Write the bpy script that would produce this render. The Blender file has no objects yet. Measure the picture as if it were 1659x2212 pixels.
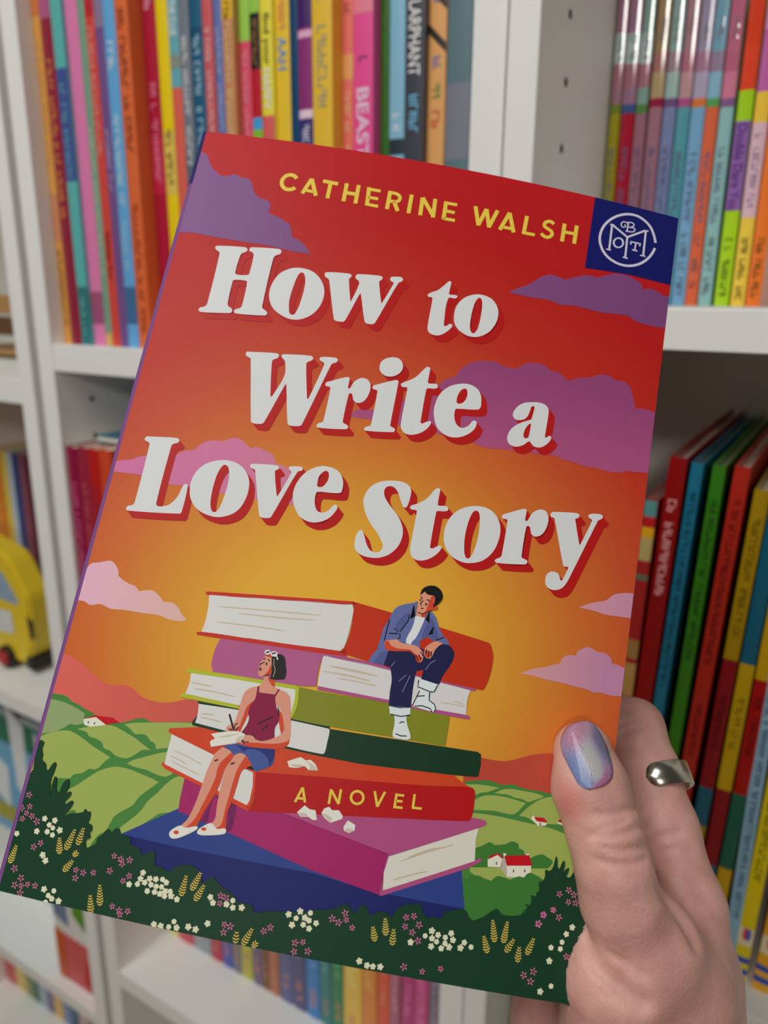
# Bookshelf corner with a hand holding a novel.  Units: metres; helper data in millimetres.
import bpy, bmesh, math, random
import numpy as np
from mathutils import Vector, Matrix
from mathutils.geometry import tessellate_polygon

sc = bpy.context.scene
col = sc.collection
random.seed(7)
R_CW = np.array([[0.85184, 0.52373, 0.00812], [0.14928, -0.22789, -0.96218], [-0.50207, 0.82084, -0.27231]])           # rows: camera right, down, forward expressed in world axes
CAM = np.array([0, 0, 1.25])
# ------------------------------------------------------------------ camera
cam = bpy.data.cameras.new('camera'); camo = bpy.data.objects.new('camera', cam); col.objects.link(camo)
r, d, fwd = R_CW
camo.matrix_world = Matrix(((r[0], -d[0], -fwd[0], CAM[0]), (r[1], -d[1], -fwd[1], CAM[1]), (r[2], -d[2], -fwd[2], CAM[2]), (0, 0, 0, 1)))
cam.sensor_fit = 'VERTICAL'; cam.sensor_height = 36; cam.sensor_width = 27
cam.lens = 1661 / 2212 * 36
cam.clip_start = .01; cam.clip_end = 50
cam.dof.use_dof = True; cam.dof.focus_distance = .196; cam.dof.aperture_fstop = 12.0
sc.camera = camo
# ------------------------------------------------------------------ world, lights, exposure
w = bpy.data.worlds.new('world'); sc.world = w; w.use_nodes = True
w.node_tree.nodes['Background'].inputs[0].default_value = (1.0, .92, .82, 1)
w.node_tree.nodes['Background'].inputs[1].default_value = 0.06
sc.view_settings.view_transform = 'Standard'; sc.view_settings.look = 'None'
sc.view_settings.gamma = 1; sc.view_settings.use_curve_mapping = False
sc.view_settings.exposure = 0.0
def area(name, loc, target, sx, sy, power, color):
    l = bpy.data.lights.new(name, 'AREA'); l.shape = 'RECTANGLE'; l.size = sx; l.size_y = sy; l.energy = power; l.color = color
    o = bpy.data.objects.new(name, l); col.objects.link(o); o.location = loc
    o.rotation_euler = (Vector(target) - Vector(loc)).to_track_quat('-Z', 'Y').to_euler()
    return o
area('ceiling_lamp', (-.45, -.85, 2.55), (-.25, .35, 1.1), 1.1, .9, 20.5, (.995, 1.0, .965))
area('ceiling_lamp_far', (1.2, -3.0, 2.48), (-.1, .4, 1.3), .5, .32, 20, (1.0, .985, .945))
sc.cycles.max_bounces = 6

# ------------------------------------------------------------------ materials
def lin(c):
    return tuple(((v / 255) / 12.92 if v / 255 <= .04045 else ((v / 255 + .055) / 1.055) ** 2.4) for v in c)
ALB = 1.35
def alb(c, k=None):
    return tuple(min(.93, v * (k or ALB)) for v in lin(c)) + (1,)
MATS = {}
def mat(c, rough=.5, spec=.4, key=None, metal=0, noise=0, coat=0, k=None):
    kk = (tuple(c), rough, spec, metal, noise, coat, k)
    if kk in MATS: return MATS[kk]
    m = bpy.data.materials.new('mat_%d_%d_%d' % tuple(c)); m.use_nodes = True
    nt = m.node_tree; b = nt.nodes['Principled BSDF']
    b.inputs['Base Color'].default_value = alb(c, k); b.inputs['Roughness'].default_value = rough
    b.inputs['Specular IOR Level'].default_value = spec; b.inputs['Metallic'].default_value = metal
    b.inputs['Coat Weight'].default_value = coat; b.inputs['Coat Roughness'].default_value = .08
    if noise:
        tc = nt.nodes.new('ShaderNodeTexCoord'); n = nt.nodes.new('ShaderNodeTexNoise'); n.inputs['Scale'].default_value = 900; n.inputs['Detail'].default_value = 2
        rp = nt.nodes.new('ShaderNodeValToRGB'); a = alb(c, k)
        rp.color_ramp.elements[0].position = .3; rp.color_ramp.elements[1].position = .7
        rp.color_ramp.elements[0].color = tuple(v * (1 - noise) for v in a[:3]) + (1,); rp.color_ramp.elements[1].color = tuple(min(.95, v * (1 + noise)) for v in a[:3]) + (1,)
        nt.links.new(tc.outputs['Object'], n.inputs['Vector']); nt.links.new(n.outputs['Fac'], rp.inputs['Fac']); nt.links.new(rp.outputs['Color'], b.inputs['Base Color'])
    MATS[kk] = m
    return m
def bump(m, scale, strength, dist=.001):
    nt = m.node_tree; b = nt.nodes['Principled BSDF']
    tc = nt.nodes.new('ShaderNodeTexCoord'); n = nt.nodes.new('ShaderNodeTexNoise'); n.inputs['Scale'].default_value = scale; n.inputs['Detail'].default_value = 4
    bp = nt.nodes.new('ShaderNodeBump'); bp.inputs['Strength'].default_value = strength; bp.inputs['Distance'].default_value = dist
    nt.links.new(tc.outputs['Object'], n.inputs['Vector']); nt.links.new(n.outputs['Fac'], bp.inputs['Height']); nt.links.new(bp.outputs['Normal'], b.inputs['Normal'])
    return m
def gradmat(name, axis, lo, hi, c0, c1, rough=.42):
    # print colour running across the jacket (UV = jacket millimetres / 1000)
    m = bpy.data.materials.new(name); m.use_nodes = True; nt = m.node_tree; b = nt.nodes['Principled BSDF']
    uv = nt.nodes.new('ShaderNodeUVMap'); sp = nt.nodes.new('ShaderNodeSeparateXYZ'); mr = nt.nodes.new('ShaderNodeMapRange'); rp = nt.nodes.new('ShaderNodeValToRGB')
    mr.inputs['From Min'].default_value = lo / 1000; mr.inputs['From Max'].default_value = hi / 1000
    rp.color_ramp.elements[0].color = alb(c0); rp.color_ramp.elements[1].color = alb(c1)
    nt.links.new(uv.outputs[0], sp.inputs[0]); nt.links.new(sp.outputs[0 if axis == 'u' else 1], mr.inputs['Value'])
    nt.links.new(mr.outputs[0], rp.inputs['Fac']); nt.links.new(rp.outputs['Color'], b.inputs['Base Color'])
    b.inputs['Roughness'].default_value = rough; b.inputs['Specular IOR Level'].default_value = .14
    return m

# ------------------------------------------------------------------ object helpers
def link(name, me, parent=None, kind=None):
    o = bpy.data.objects.new(name, me); col.objects.link(o)
    if parent: o.parent = parent
    if kind: o['kind'] = kind
    return o
def mesh(name, V, F, m=None, parent=None, smooth=False, kind=None):
    me = bpy.data.meshes.new(name); me.from_pydata([tuple(map(float, v)) for v in V], [], [tuple(int(i) for i in f) for f in F]); me.update()
    if m: me.materials.append(m)
    if smooth: me.polygons.foreach_set('use_smooth', [True] * len(me.polygons))
    return link(name, me, parent, kind)
def boxvf(x0, x1, y0, y1, z0, z1):
    V = [(x0, y0, z0), (x1, y0, z0), (x1, y1, z0), (x0, y1, z0), (x0, y0, z1), (x1, y0, z1), (x1, y1, z1), (x0, y1, z1)]
    F = [(0, 3, 2, 1), (4, 5, 6, 7), (0, 1, 5, 4), (1, 2, 6, 5), (2, 3, 7, 6), (3, 0, 4, 7)]
    return V, F
def box(name, x0, x1, y0, y1, z0, z1, m, parent=None, kind=None, bevel=0):
    bm = bmesh.new(); V, F = boxvf(x0, x1, y0, y1, z0, z1)
    vs = [bm.verts.new(v) for v in V]
    for f in F: bm.faces.new([vs[i] for i in f])
    if bevel: bmesh.ops.bevel(bm, geom=list(bm.edges), offset=bevel, segments=2, affect='EDGES', profile=.5)
    me = bpy.data.meshes.new(name); bm.to_mesh(me); bm.free(); me.materials.append(m)
    return link(name, me, parent, kind)
def empty(name, loc, label, cat, group=None):
    o = bpy.data.objects.new(name, None); col.objects.link(o); o.location = loc; o.empty_display_size = .02
    o['label'] = label; o['category'] = cat
    if group: o['group'] = group
    return o
def tag(o, label, cat, group=None):
    o['label'] = label; o['category'] = cat
    if group: o['group'] = group
    return o
ZC = 1.25      # camera height: shelf data is relative to it
MM = .001

# ------------------------------------------------------------------ room
paint = bump(mat((206, 204, 198), .85, .2), 60, .05)
wood = bump(mat((150, 118, 88), .5, .4, noise=.25), 12, .05)
box('floor', -3.2, 2.6, -4.2, .70, -.05, 0, wood, kind='structure')
box('wall_back', -3.2, 2.6, .665, .72, 0, 2.6, paint, kind='structure')
white = bump(mat((214, 215, 212), .5, .3), 500, .03, .0004)
edge = bump(mat((216, 217, 214), .45, .35), 500, .04, .0004)
back = mat((200, 199, 194), .6, .3)
holem = mat((70, 62, 52), .8, .1)
def bookcase(name, label, xl, xr, shelves, front, dep=.262, t=.018, group='white bookcases', holes=()):
    root = empty(name, ((xl + xr) / 2, front + dep / 2, 0), label, 'bookcase', group)
    ox, oy = (xl + xr) / 2, front + dep / 2
    B = lambda n, a, b, c, d_, e, f, m: box(n, a - ox, b - ox, c - oy, d_ - oy, e, f, m, root, bevel=.0006)
    sl = B('side_panel', xl - t, xl, front, front + dep, 0, 2.02, edge); B('side_panel', xr, xr + t, front, front + dep, 0, 2.02, edge)
    B('back_panel', xl, xr, front + dep - .004, front + dep, .04, 2.0, back)
    for z, th in shelves: B('shelf', xl, xr, front + .001, front + dep - .005, z - th, z, white)
    B('plinth', xl, xr, front + .02, front + .035, 0, .06, white)
    for (x, y, z) in holes:
        n = 12; V = [(x - ox + .0002, y - oy + .0023 * math.cos(2 * math.pi * i / n), z + .0023 * math.sin(2 * math.pi * i / n)) for i in range(n)]
        V2 = [(x - ox - .004, v[1], v[2]) for v in V]
        mesh('pin_hole', V + V2, [tuple(range(n))] + [(i, (i + 1) % n, n + (i + 1) % n, n + i) for i in range(n)], holem, sl)
    return root
D = 388.46 * MM
XL, XR = -.5456, -.1523
hz = [.1368, .106, .0745, .043, .168]
bookcase('bookcase', 'middle white bookcase behind the left half of the held novel', XL, -.1885, [(1.99, .02), (ZC + .275, .02), (ZC - .040, .0207), (ZC - .322, .02), (ZC - .6566, .0198), (ZC - .95, .02), (.08, .02)], D, holes=[(XL, .4219, ZC - .0859), (XL, .4219, ZC - .117)])
bookcase('bookcase', 'right white bookcase with drilled left post beside the hand', XR, .2117, [(1.99, .02), (ZC + .31, .02), (ZC - .0051, .0192), (ZC - .3774, .019), (ZC - .722, .02), (.08, .02)], D - .003, t=.0158, holes=[(XR, .425, ZC + z) for z in hz])
bookcase('bookcase', 'far left white bookcase holding the yellow toy bus', -.956, -.592, [(1.99, .02), (ZC + .26, .02), (ZC - .0708, .0201), (ZC - .3828, .0182), (ZC - .7401, .0163), (ZC - .990, .018), (.08, .02)], D)

# ------------------------------------------------------------------ shelf books
pagem = bump(mat((206, 198, 180), .8, .2), 300, .2, .0005)
MESHC = {}
def bulge(wd): return min(.16 * wd, .0014) if READER else min(.08 * wd, .0008)
READER = False
def profile(wd, n=6):
    b = bulge(wd)
    return [(wd * i / n, -b * (1 - (2 * i / n - 1) ** 2)) for i in range(n + 1)]
def py(x, wd):
    b = bulge(wd); return -b * (1 - (2 * x / wd - 1) ** 2)
def cover_mesh(wd, h, dep, m):
    key = (READER, round(wd, 4), round(h, 4), round(dep, 4), m.name)
    if key in MESHC: return MESHC[key]
    th = .0006
    out = [(0, dep)] + profile(wd) + [(wd, dep)]
    inn = [(th, dep)] + [(min(max(x, th), wd - th), y + th) for x, y in profile(wd)] + [(wd - th, dep)]
    n = len(out); V = []
    for z in (0, h):
        V += [(x, y, z) for x, y in out] + [(x, y, z) for x, y in inn]
    F = []
    for i in range(n - 1):
        F.append((i, i + 1, 2 * n + i + 1, 2 * n + i)); F.append((n + i + 1, n + i, 3 * n + i, 3 * n + i + 1))
        F.append((n + i, n + i + 1, i + 1, i)); F.append((2 * n + i, 2 * n + i + 1, 3 * n + i + 1, 3 * n + i))
    F.append((0, 2 * n, 3 * n, n)); F.append((n - 1, 2 * n - 1, 4 * n - 1, 3 * n - 1))
    me = bpy.data.meshes.new('cover'); me.from_pydata(V, [], F); me.update(); me.materials.append(m)
    MESHC[key] = me
    return me
def strip(name, wd, z0, z1, m, parent, off=.0001, x0=0., x1=1.):
    n = 6; V = []; F = []
    for i in range(n + 1):
        x = wd * (x0 + (x1 - x0) * i / n); V += [(x, py(x, wd) - off, z0), (x, py(x, wd) - off, z1)]
    for i in range(n): F.append((2 * i, 2 * i + 2, 2 * i + 3, 2 * i + 1))
    return mesh(name, V, F, m, parent)
def letter_marks(wd, z0, z1, m, parent, rnd):
    # unreadable small print: a column of irregular letter-like strokes running down the spine
    V = []; F = []
    def quad(xa, xb, za, zb):
        i = len(V)
        for x, z in ((xa, za), (xb, za), (xb, zb), (xa, zb)): V.append((x, py(x, wd) - .00035, z))
        F.append((i, i + 1, i + 2, i + 3))
    z = z1; lo, hi = .28 * wd, .74 * wd; sw = max(.0004, .07 * wd)
    while z - .2 * wd > z0:
        L = wd * rnd.uniform(.22, .36); zb = z - L
        if rnd.random() < .14: z -= wd * .3; continue
        k = rnd.random()
        if k < .8: quad(lo, hi, z - sw, z)
        if k > .25: quad(lo, hi * (1 if k > .5 else .72), zb, zb + sw)
        if .15 < k < .6: quad(lo, lo + sw, zb, z)
        if k > .45: quad((lo + hi) / 2, (lo + hi) / 2 + sw, zb, z)
        if k > .75 or k < .2: quad(hi - sw, hi, zb, z)
        z = zb - wd * .09
    if F: mesh('spine_lettering', V, F, m, parent)
def words(txt, wd, za, zb, m, parent):
    cu = bpy.data.curves.new('txt', 'FONT'); cu.body = txt; cu.size = 1; cu.align_x = 'LEFT'; cu.offset = .012
    o = bpy.data.objects.new('txt', cu); col.objects.link(o)
    me = bpy.data.meshes.new_from_object(o.evaluated_get(bpy.context.evaluated_depsgraph_get()))
    bpy.data.objects.remove(o)
    xs = [v.co.x for v in me.vertices]; ys = [v.co.y for v in me.vertices]
    ax, bx, ay, by = min(xs), max(xs), min(ys), max(ys)
    hgt = .62 * wd
    for v in me.vertices:
        z = za + (v.co.x - ax) / (bx - ax) * (zb - za); x = .2 * wd + (v.co.y - ay) / (by - ay) * hgt
        v.co = (x, -bulge(wd) - .0002, z)
    me.materials.clear(); me.materials.append(m)
    link('spine_lettering', me, parent)
def shelf_book(kind, label, group, x0, x1, y, z0, h, dep, lean, c, bands, marks, text, gloss):
    x0, x1, y, z0, h, dep = x0 * MM, x1 * MM, y * MM, z0 * MM, h * MM, dep * MM
    global READER
    READER = kind == 'reader_book'
    wd = x1 - x0; rnd = random.Random(label)
    root = empty(kind, (x0, y, ZC + z0), label, 'book', group)
    root.rotation_euler = (0, math.atan(lean), 0)
    cm = mat(c, gloss, .5)
    cov = link('cover', cover_mesh(wd, h, dep, cm), root)
    ins = .006 if kind == 'storybook' else .0012
    V, F = boxvf(.0006, wd - .0006, .0015, dep - .002, .0008, h - ins)
    mesh('page_block', V, F, pagem, root)
    for a, b, cc in bands:
        strip('spine_band', wd, max(.0003, a * MM - z0), min(h - .0003, b * MM - z0), mat(cc, gloss, .5), cov)
    for a, b, cc in marks:
        letter_marks(wd, max(.001, a * MM - z0), min(h - .001, b * MM - z0), mat(cc, gloss, .4), cov, rnd)
    for s, a, b, cc in text:
        words(s, wd, a * MM - z0, b * MM - z0, mat(cc, gloss, .4), cov)
    return root, cov, wd, h
SHELF_BOOKS = [
 ('picture_book', 'thin orange-yellow book spine, first from left on upper middle shelf', 'books on the upper middle shelf', -545.3, -536.8, 401.5, -40.0, 262.0, 205.0, 0, (198, 138, 62), [(189.1, 221, (186, 104, 42)), (37.7, 70.8, (184, 120, 84))], [(90.2, 173.2, (196, 146, 90)), (-24.6, 30.9, (120, 80, 40))], [], 0.35),
 ('picture_book', 'maroon with orange lettering book spine, second from left on upper middle shelf', 'books on the upper middle shelf', -536.4, -524.8, 401.5, -40.0, 258.0, 205.0, 0, (132, 28, 52), [(186.3, 217, (160, 80, 120))], [(50.6, 159.9, (204, 128, 62))], [], 0.35),
 ('picture_book', 'teal and blue book spine, third from left on upper middle shelf', 'books on the upper middle shelf', -524.4, -512.8, 401.5, -40.0, 262.0, 205.0, 0, (84, 164, 162), [(78.5, 153.1, (58, 76, 138)), (-39.5, 3.6, (44, 110, 112))], [(82.3, 146.6, (92, 150, 170)), (-31.0, -3.3, (96, 160, 160))], [], 0.35),
 ('picture_book', 'plain pink book spine, fourth from left on upper middle shelf', 'books on the upper middle shelf', -512.6, -499.5, 404.2, -40.0, 255.0, 205.0, 0, (206, 116, 162), [(-23.8, 0.2, (150, 76, 110))], [], [], 0.35),
 ('picture_book', 'sage green book spine, fifth from left on upper middle shelf', 'books on the upper middle shelf', -499.1, -492.1, 404.2, -40.0, 262.0, 205.0, 0, (108, 150, 126), [(-39.5, -30.4, (200, 160, 90))], [(10.3, 114.7, (196, 200, 176))], [], 0.35),
 ('picture_book', 'narrow red book spine, sixth from left on upper middle shelf', 'books on the upper middle shelf', -491.9, -482.8, 404.2, -40.0, 250.0, 205.0, 0, (196, 66, 56), [(181.5, 209, (176, 30, 40))], [(92.8, 174.8, (222, 150, 140)), (10.3, 42.8, (120, 20, 26))], [], 0.35),
 ('picture_book', 'narrow purple book spine, seventh from left on upper middle shelf', 'books on the upper middle shelf', -482.5, -474.2, 404.2, -40.0, 255.0, 205.0, 0, (106, 76, 130), [(173.5, 214, (130, 110, 140))], [(67.6, 110.2, (170, 150, 190))], [], 0.35),
 ('picture_book', 'sky blue with white dots book spine, eighth from left on upper middle shelf', 'books on the upper middle shelf', -473.9, -462.4, 404.2, -40.0, 262.0, 205.0, 0, (92, 156, 204), [(-22.8, 3.7, (60, 100, 140))], [(144.0, 163.7, (206, 224, 232)), (57.8, 118.0, (180, 206, 226)), (10.2, 48.5, (150, 190, 220))], [], 0.35),
 ('picture_book', 'bright orange with dark lettering book spine, ninth from left on upper middle shelf', 'books on the upper middle shelf', -461.8, -449.7, 404.2, -40.0, 262.0, 205.0, 0, (206, 98, 52), [], [(84.5, 181.0, (120, 56, 36)), (-29.1, 60.3, (150, 60, 30))], [], 0.35),
 ('picture_book', 'crimson book spine, tenth from left on upper middle shelf', 'books on the upper middle shelf', -449.5, -437.0, 416.7, -40.0, 258.0, 205.0, 0, (160, 20, 50), [(67.0, 103.1, (176, 30, 60))], [(182.4, 204.0, (214, 150, 170)), (67.0, 137.9, (206, 110, 140))], [], 0.35),
 ('picture_book', 'plain bright yellow book spine, eleventh from left on upper middle shelf', 'books on the upper middle shelf', -436.7, -425.8, 416.7, -40.0, 250.0, 205.0, 0, (226, 190, 18), [(66.4, 106.4, (206, 180, 80))], [(72.4, 107.9, (90, 80, 50))], [], 0.35),
 ('picture_book', 'half teal, half salmon book spine, twelfth from left on upper middle shelf', 'books on the upper middle shelf', -425.5, -416.4, 416.7, -40.0, 255.0, 205.0, 0, (204, 92, 76), [(132.5, 214, (92, 158, 170)), (143.6, 152.4, (190, 190, 180))], [], [('THE CLUE', 184.3, 163.4, (220, 228, 228))], 0.35),
 ('picture_book', 'slate grey with white lettering book spine, thirteenth from left on upper middle shelf', 'books on the upper middle shelf', -416.1, -406.9, 416.7, -40.0, 252.0, 205.0, 0, (108, 116, 128), [(65.3, 91.7, (84, 100, 112))], [(81.5, 161.5, (206, 208, 212))], [], 0.35),
 ('picture_book', 'deep sea blue with pale lettering book spine, fourteenth from left on upper middle shelf', 'books on the upper middle shelf', -406.0, -395.2, 416.7, -40.0, 258.0, 205.0, 0, (26, 86, 118), [(159.9, 165.2, (14, 70, 104))], [(90.9, 161.2, (150, 186, 204))], [], 0.35),
 ('picture_book', 'rose red book spine, fifteenth from left on upper middle shelf', 'books on the upper middle shelf', -394.9, -386.4, 416.7, -40.0, 250.0, 205.0, 0, (192, 86, 92), [], [(90.1, 163.2, (228, 176, 174))], [], 0.35),
 ('picture_book', 'narrow cornflower blue book spine, sixteenth from right on upper middle shelf', 'books on the upper middle shelf', -385.2, -378.5, 416.7, -40.0, 255.0, 205.0, 0, (96, 110, 168), [], [(97.8, 162.5, (170, 176, 206))], [], 0.35),
 ('picture_book', 'tan with a yellow top book spine, fifteenth from right on upper middle shelf', 'books on the upper middle shelf', -378.3, -369.1, 416.7, -40.0, 262.0, 205.0, 0, (186, 130, 84), [(165.9, 221, (222, 168, 40))], [(166.4, 175.4, (30, 28, 26)), (97.1, 163.8, (226, 190, 150))], [], 0.35),
 ('picture_book', 'pink with a lime green top book spine, fourteenth from right on upper middle shelf', 'books on the upper middle shelf', -368.9, -360.5, 422.3, -40.0, 256.0, 205.0, 0, (206, 72, 100), [(153.6, 215, (142, 190, 72))], [(97.2, 148.4, (228, 140, 150))], [], 0.35),
 ('picture_book', 'red with a rainbow block book spine, thirteenth from right on upper middle shelf', 'books on the upper middle shelf', -360.3, -352.5, 422.4, -40.0, 262.0, 205.0, 0, (176, 26, 42), [(168.3, 221, (140, 190, 70)), (136.8, 168.3, (30, 26, 30)), (102.0, 108.8, (54, 150, 206)), (88.2, 102.0, (120, 180, 50))], [(137.9, 166.8, (150, 110, 60))], [], 0.35),
 ('picture_book', 'yellow with black and white lettering book spine, twelfth from right on upper middle shelf', 'books on the upper middle shelf', -352.0, -342.4, 422.4, -40.0, 250.0, 205.0, 0, (236, 206, 62), [(84.7, 109.2, (206, 90, 90))], [], [('find your', 166.9, 137.7, (60, 54, 40)), ('HAPPY', 135.7, 112.4, (236, 234, 214))], 0.35),
 ('picture_book', 'golden yellow with blue lettering book spine, eleventh from right on upper middle shelf', 'books on the upper middle shelf', -342.2, -331.1, 425.0, -40.0, 258.0, 205.0, 0, (226, 182, 46), [], [(155.4, 187.7, (226, 130, 90))], [('AAH', 152.9, 134.4, (92, 140, 186))], 0.35),
 ('picture_book', 'dark navy book spine, tenth from right on upper middle shelf', 'books on the upper middle shelf', -330.7, -324.7, 425.0, -40.0, 250.0, 205.0, 0, (10, 62, 102), [], [], [], 0.35),
 ('picture_book', 'purple and navy with white bursts book spine, ninth from right on upper middle shelf', 'books on the upper middle shelf', -324.4, -314.1, 425.0, -40.0, 256.0, 205.0, 0, (132, 44, 110), [(155.4, 215, (64, 30, 96)), (149.9, 153.9, (214, 160, 190)), (105.3, 110.1, (226, 190, 206)), (85.7, 104.8, (54, 44, 110))], [(91.0, 101.7, (200, 200, 226))], [], 0.35),
 ('picture_book', 'mustard yellow with grey lettering book spine, eighth from right on upper middle shelf', 'books on the upper middle shelf', -313.8, -299.1, 425.0, -40.0, 262.0, 205.0, 0, (216, 176, 52), [], [(160.3, 182.4, (120, 150, 170)), (106.9, 154.7, (150, 150, 120))], [], 0.35),
 ('picture_book', 'coral book spine, seventh from right on upper middle shelf', 'books on the upper middle shelf', -298.9, -290.7, 435.2, -40.0, 252.0, 205.0, 0, (236, 106, 96), [(126.3, 140.0, (214, 150, 90))], [(159.3, 167.1, (150, 70, 60)), (85.2, 119.2, (250, 180, 130))], [], 0.35),
 ('picture_book', 'hot pink book spine, sixth from right on upper middle shelf', 'books on the upper middle shelf', -290.3, -276.5, 435.2, -40.0, 258.0, 205.0, 0, (226, 74, 140), [(160.4, 217, (230, 120, 140))], [(130.5, 137.5, (110, 60, 90))], [('BEAST', 120.4, 80.4, (246, 196, 222))], 0.35),
 ('picture_book', 'mossy green book spine, fifth from right on upper middle shelf', 'books on the upper middle shelf', -276.3, -269.8, 443.4, -40.0, 250.0, 201.6, 0, (46, 96, 30), [], [(87.3, 182.1, (70, 130, 50))], [], 0.35),
 ('picture_book', 'pale blue book spine, fourth from right on upper middle shelf', 'books on the upper middle shelf', -269.6, -259.2, 443.4, -40.0, 262.0, 201.6, 0, (122, 172, 196), [(82.7, 91.8, (40, 50, 60))], [(93.9, 105.7, (226, 232, 234))], [], 0.35),
 ('picture_book', 'charcoal with big white lettering book spine, third from right on upper middle shelf', 'books on the upper middle shelf', -258.9, -246.1, 443.4, -40.0, 258.0, 201.6, 0, (60, 62, 72), [], [(93.4, 114.8, (110, 178, 214))], [('LARPHANT', 164.0, 125.0, (222, 222, 222))], 0.35),
 ('picture_book', 'tan with black diagonal stripes book spine, second from right on upper middle shelf', 'books on the upper middle shelf', -245.9, -234.5, 448.4, -40.0, 262.0, 196.6, 0, (206, 150, 90), [], [(159.2, 177.8, (70, 110, 160)), (128.0, 134.8, (90, 110, 170)), (112.2, 120.6, (60, 130, 70)), (96.9, 105.7, (190, 60, 60))], [], 0.35),
 ('picture_book', 'wide blue-grey book spine, first from right on upper middle shelf', 'books on the upper middle shelf', -234.3, -218.4, 449.8, -40.0, 262.0, 195.2, 0, (86, 110, 118), [(78.1, 119.3, (112, 116, 128))], [], [], 0.35),
 ('reader_book', 'thin olive yellow, first from drilled post, upper right shelf', 'readers on the upper right shelf', -150.5, -144.5, 500.5, -5.0, 191.5, 150.0, 0, (152, 142, 18), [(104.2, 109.2, (112, 126, 30)), (109.2, 118.0, (150, 106, 122)), (118.0, 130.7, (158, 104, 118)), (130.7, 146.4, (176, 190, 188)), (146.4, 170.2, (150, 106, 122))], [(-0.0, 11.1, (60, 60, 66)), (13.9, 37.1, (80, 80, 90)), (43.8, 85.6, (96, 96, 130)), (131.6, 145.0, (86, 96, 100))], [], 0.07),
 ('reader_book', 'thin crimson with a blue band, second from drilled post, upper right shelf', 'readers on the upper right shelf', -143.9, -136.2, 500.5, -5.0, 190.2, 150.0, 0, (168, 24, 50), [(103.5, 108.4, (60, 82, 138)), (108.4, 117.2, (150, 110, 132)), (117.2, 129.7, (158, 104, 118)), (129.7, 145.4, (176, 190, 188)), (145.4, 169.0, (150, 110, 132))], [(0.0, 11.1, (60, 60, 66)), (13.9, 36.9, (80, 80, 90)), (43.6, 85.0, (96, 96, 130)), (130.7, 144.0, (86, 96, 100))], [], 0.07),
 ('reader_book', 'thin mauve with a green band, third from drilled post, upper right shelf', 'readers on the upper right shelf', -135.6, -129.1, 500.5, -5.0, 189.0, 150.0, 0, (152, 102, 116), [(102.7, 107.6, (82, 128, 66)), (107.6, 116.3, (122, 154, 144)), (116.3, 128.8, (158, 104, 118)), (128.8, 144.3, (176, 190, 188)), (144.3, 167.7, (122, 154, 144))], [(0.1, 11.1, (60, 60, 66)), (13.8, 36.7, (80, 80, 90)), (43.3, 84.4, (96, 96, 130)), (129.7, 142.9, (86, 96, 100))], [], 0.07),
 ('reader_book', 'thin dusty mauve with a wine band, fourth from drilled post, upper right shelf', 'readers on the upper right shelf', -127.9, -120.5, 500.5, -5.0, 187.6, 150.0, 0, (152, 106, 122), [(105.3, 109.9, (142, 20, 56)), (109.9, 123.5, (168, 144, 104)), (123.5, 133.8, (159, 107, 100)), (133.8, 166.4, (150, 126, 86))], [(0.2, 11.0, (60, 60, 66)), (13.8, 36.4, (80, 80, 90)), (42.9, 83.7, (96, 96, 130)), (139.0, 150.5, (120, 110, 116))], [], 0.07),
 ('reader_book', 'thin lilac blue with a purple band, fifth from drilled post, upper right shelf', 'readers on the upper right shelf', -119.7, -112.8, 500.5, -5.0, 186.3, 150.0, 0, (116, 126, 166), [(104.5, 109.0, (106, 76, 122)), (109.0, 122.5, (150, 176, 172)), (122.5, 132.8, (150, 123, 134)), (132.8, 165.1, (132, 158, 154))], [(0.2, 11.0, (60, 60, 66)), (13.7, 36.1, (80, 80, 90)), (42.6, 83.0, (96, 96, 130)), (137.9, 149.3, (120, 110, 116))], [], 0.07),
 ('reader_book', 'thin teal with a magenta band, sixth from drilled post, upper right shelf', 'readers on the upper right shelf', -112.0, -105.0, 500.5, -5.0, 185.1, 150.0, 0, (80, 146, 158), [(103.7, 108.2, (162, 76, 132)), (108.2, 121.6, (176, 136, 142)), (121.6, 131.8, (163, 103, 119)), (131.8, 163.8, (158, 118, 124))], [(0.3, 11.0, (60, 60, 66)), (13.6, 35.9, (80, 80, 90)), (42.3, 82.4, (96, 96, 130)), (136.8, 148.2, (120, 110, 116))], [], 0.07),
 ('reader_book', 'thin light blue with an orange band, seventh from drilled post, upper right shelf', 'readers on the upper right shelf', -104.3, -96.9, 500.5, -5.0, 183.7, 150.0, 0, (112, 158, 192), [(102.8, 107.3, (202, 112, 56)), (107.3, 120.6, (162, 152, 176)), (120.6, 130.7, (156, 111, 136)), (130.7, 162.6, (144, 134, 158))], [(0.4, 11.0, (60, 60, 66)), (13.6, 35.6, (80, 80, 90)), (42.0, 81.8, (96, 96, 130)), (135.7, 147.0, (120, 110, 116))], [], 0.07),
 ('reader_book', 'thin orange with a green band, eighth from drilled post, upper right shelf', 'readers on the upper right shelf', -96.5, -89.8, 500.5, -5.0, 182.5, 150.0, 0, (206, 96, 64), [(102.1, 106.5, (86, 146, 82)), (106.5, 119.7, (126, 168, 188)), (119.7, 129.8, (138, 119, 142)), (129.8, 161.3, (108, 150, 170))], [(0.4, 10.9, (60, 60, 66)), (13.5, 35.4, (80, 80, 90)), (41.7, 81.2, (96, 96, 130)), (134.7, 145.9, (120, 110, 116))], [], 0.07),
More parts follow.
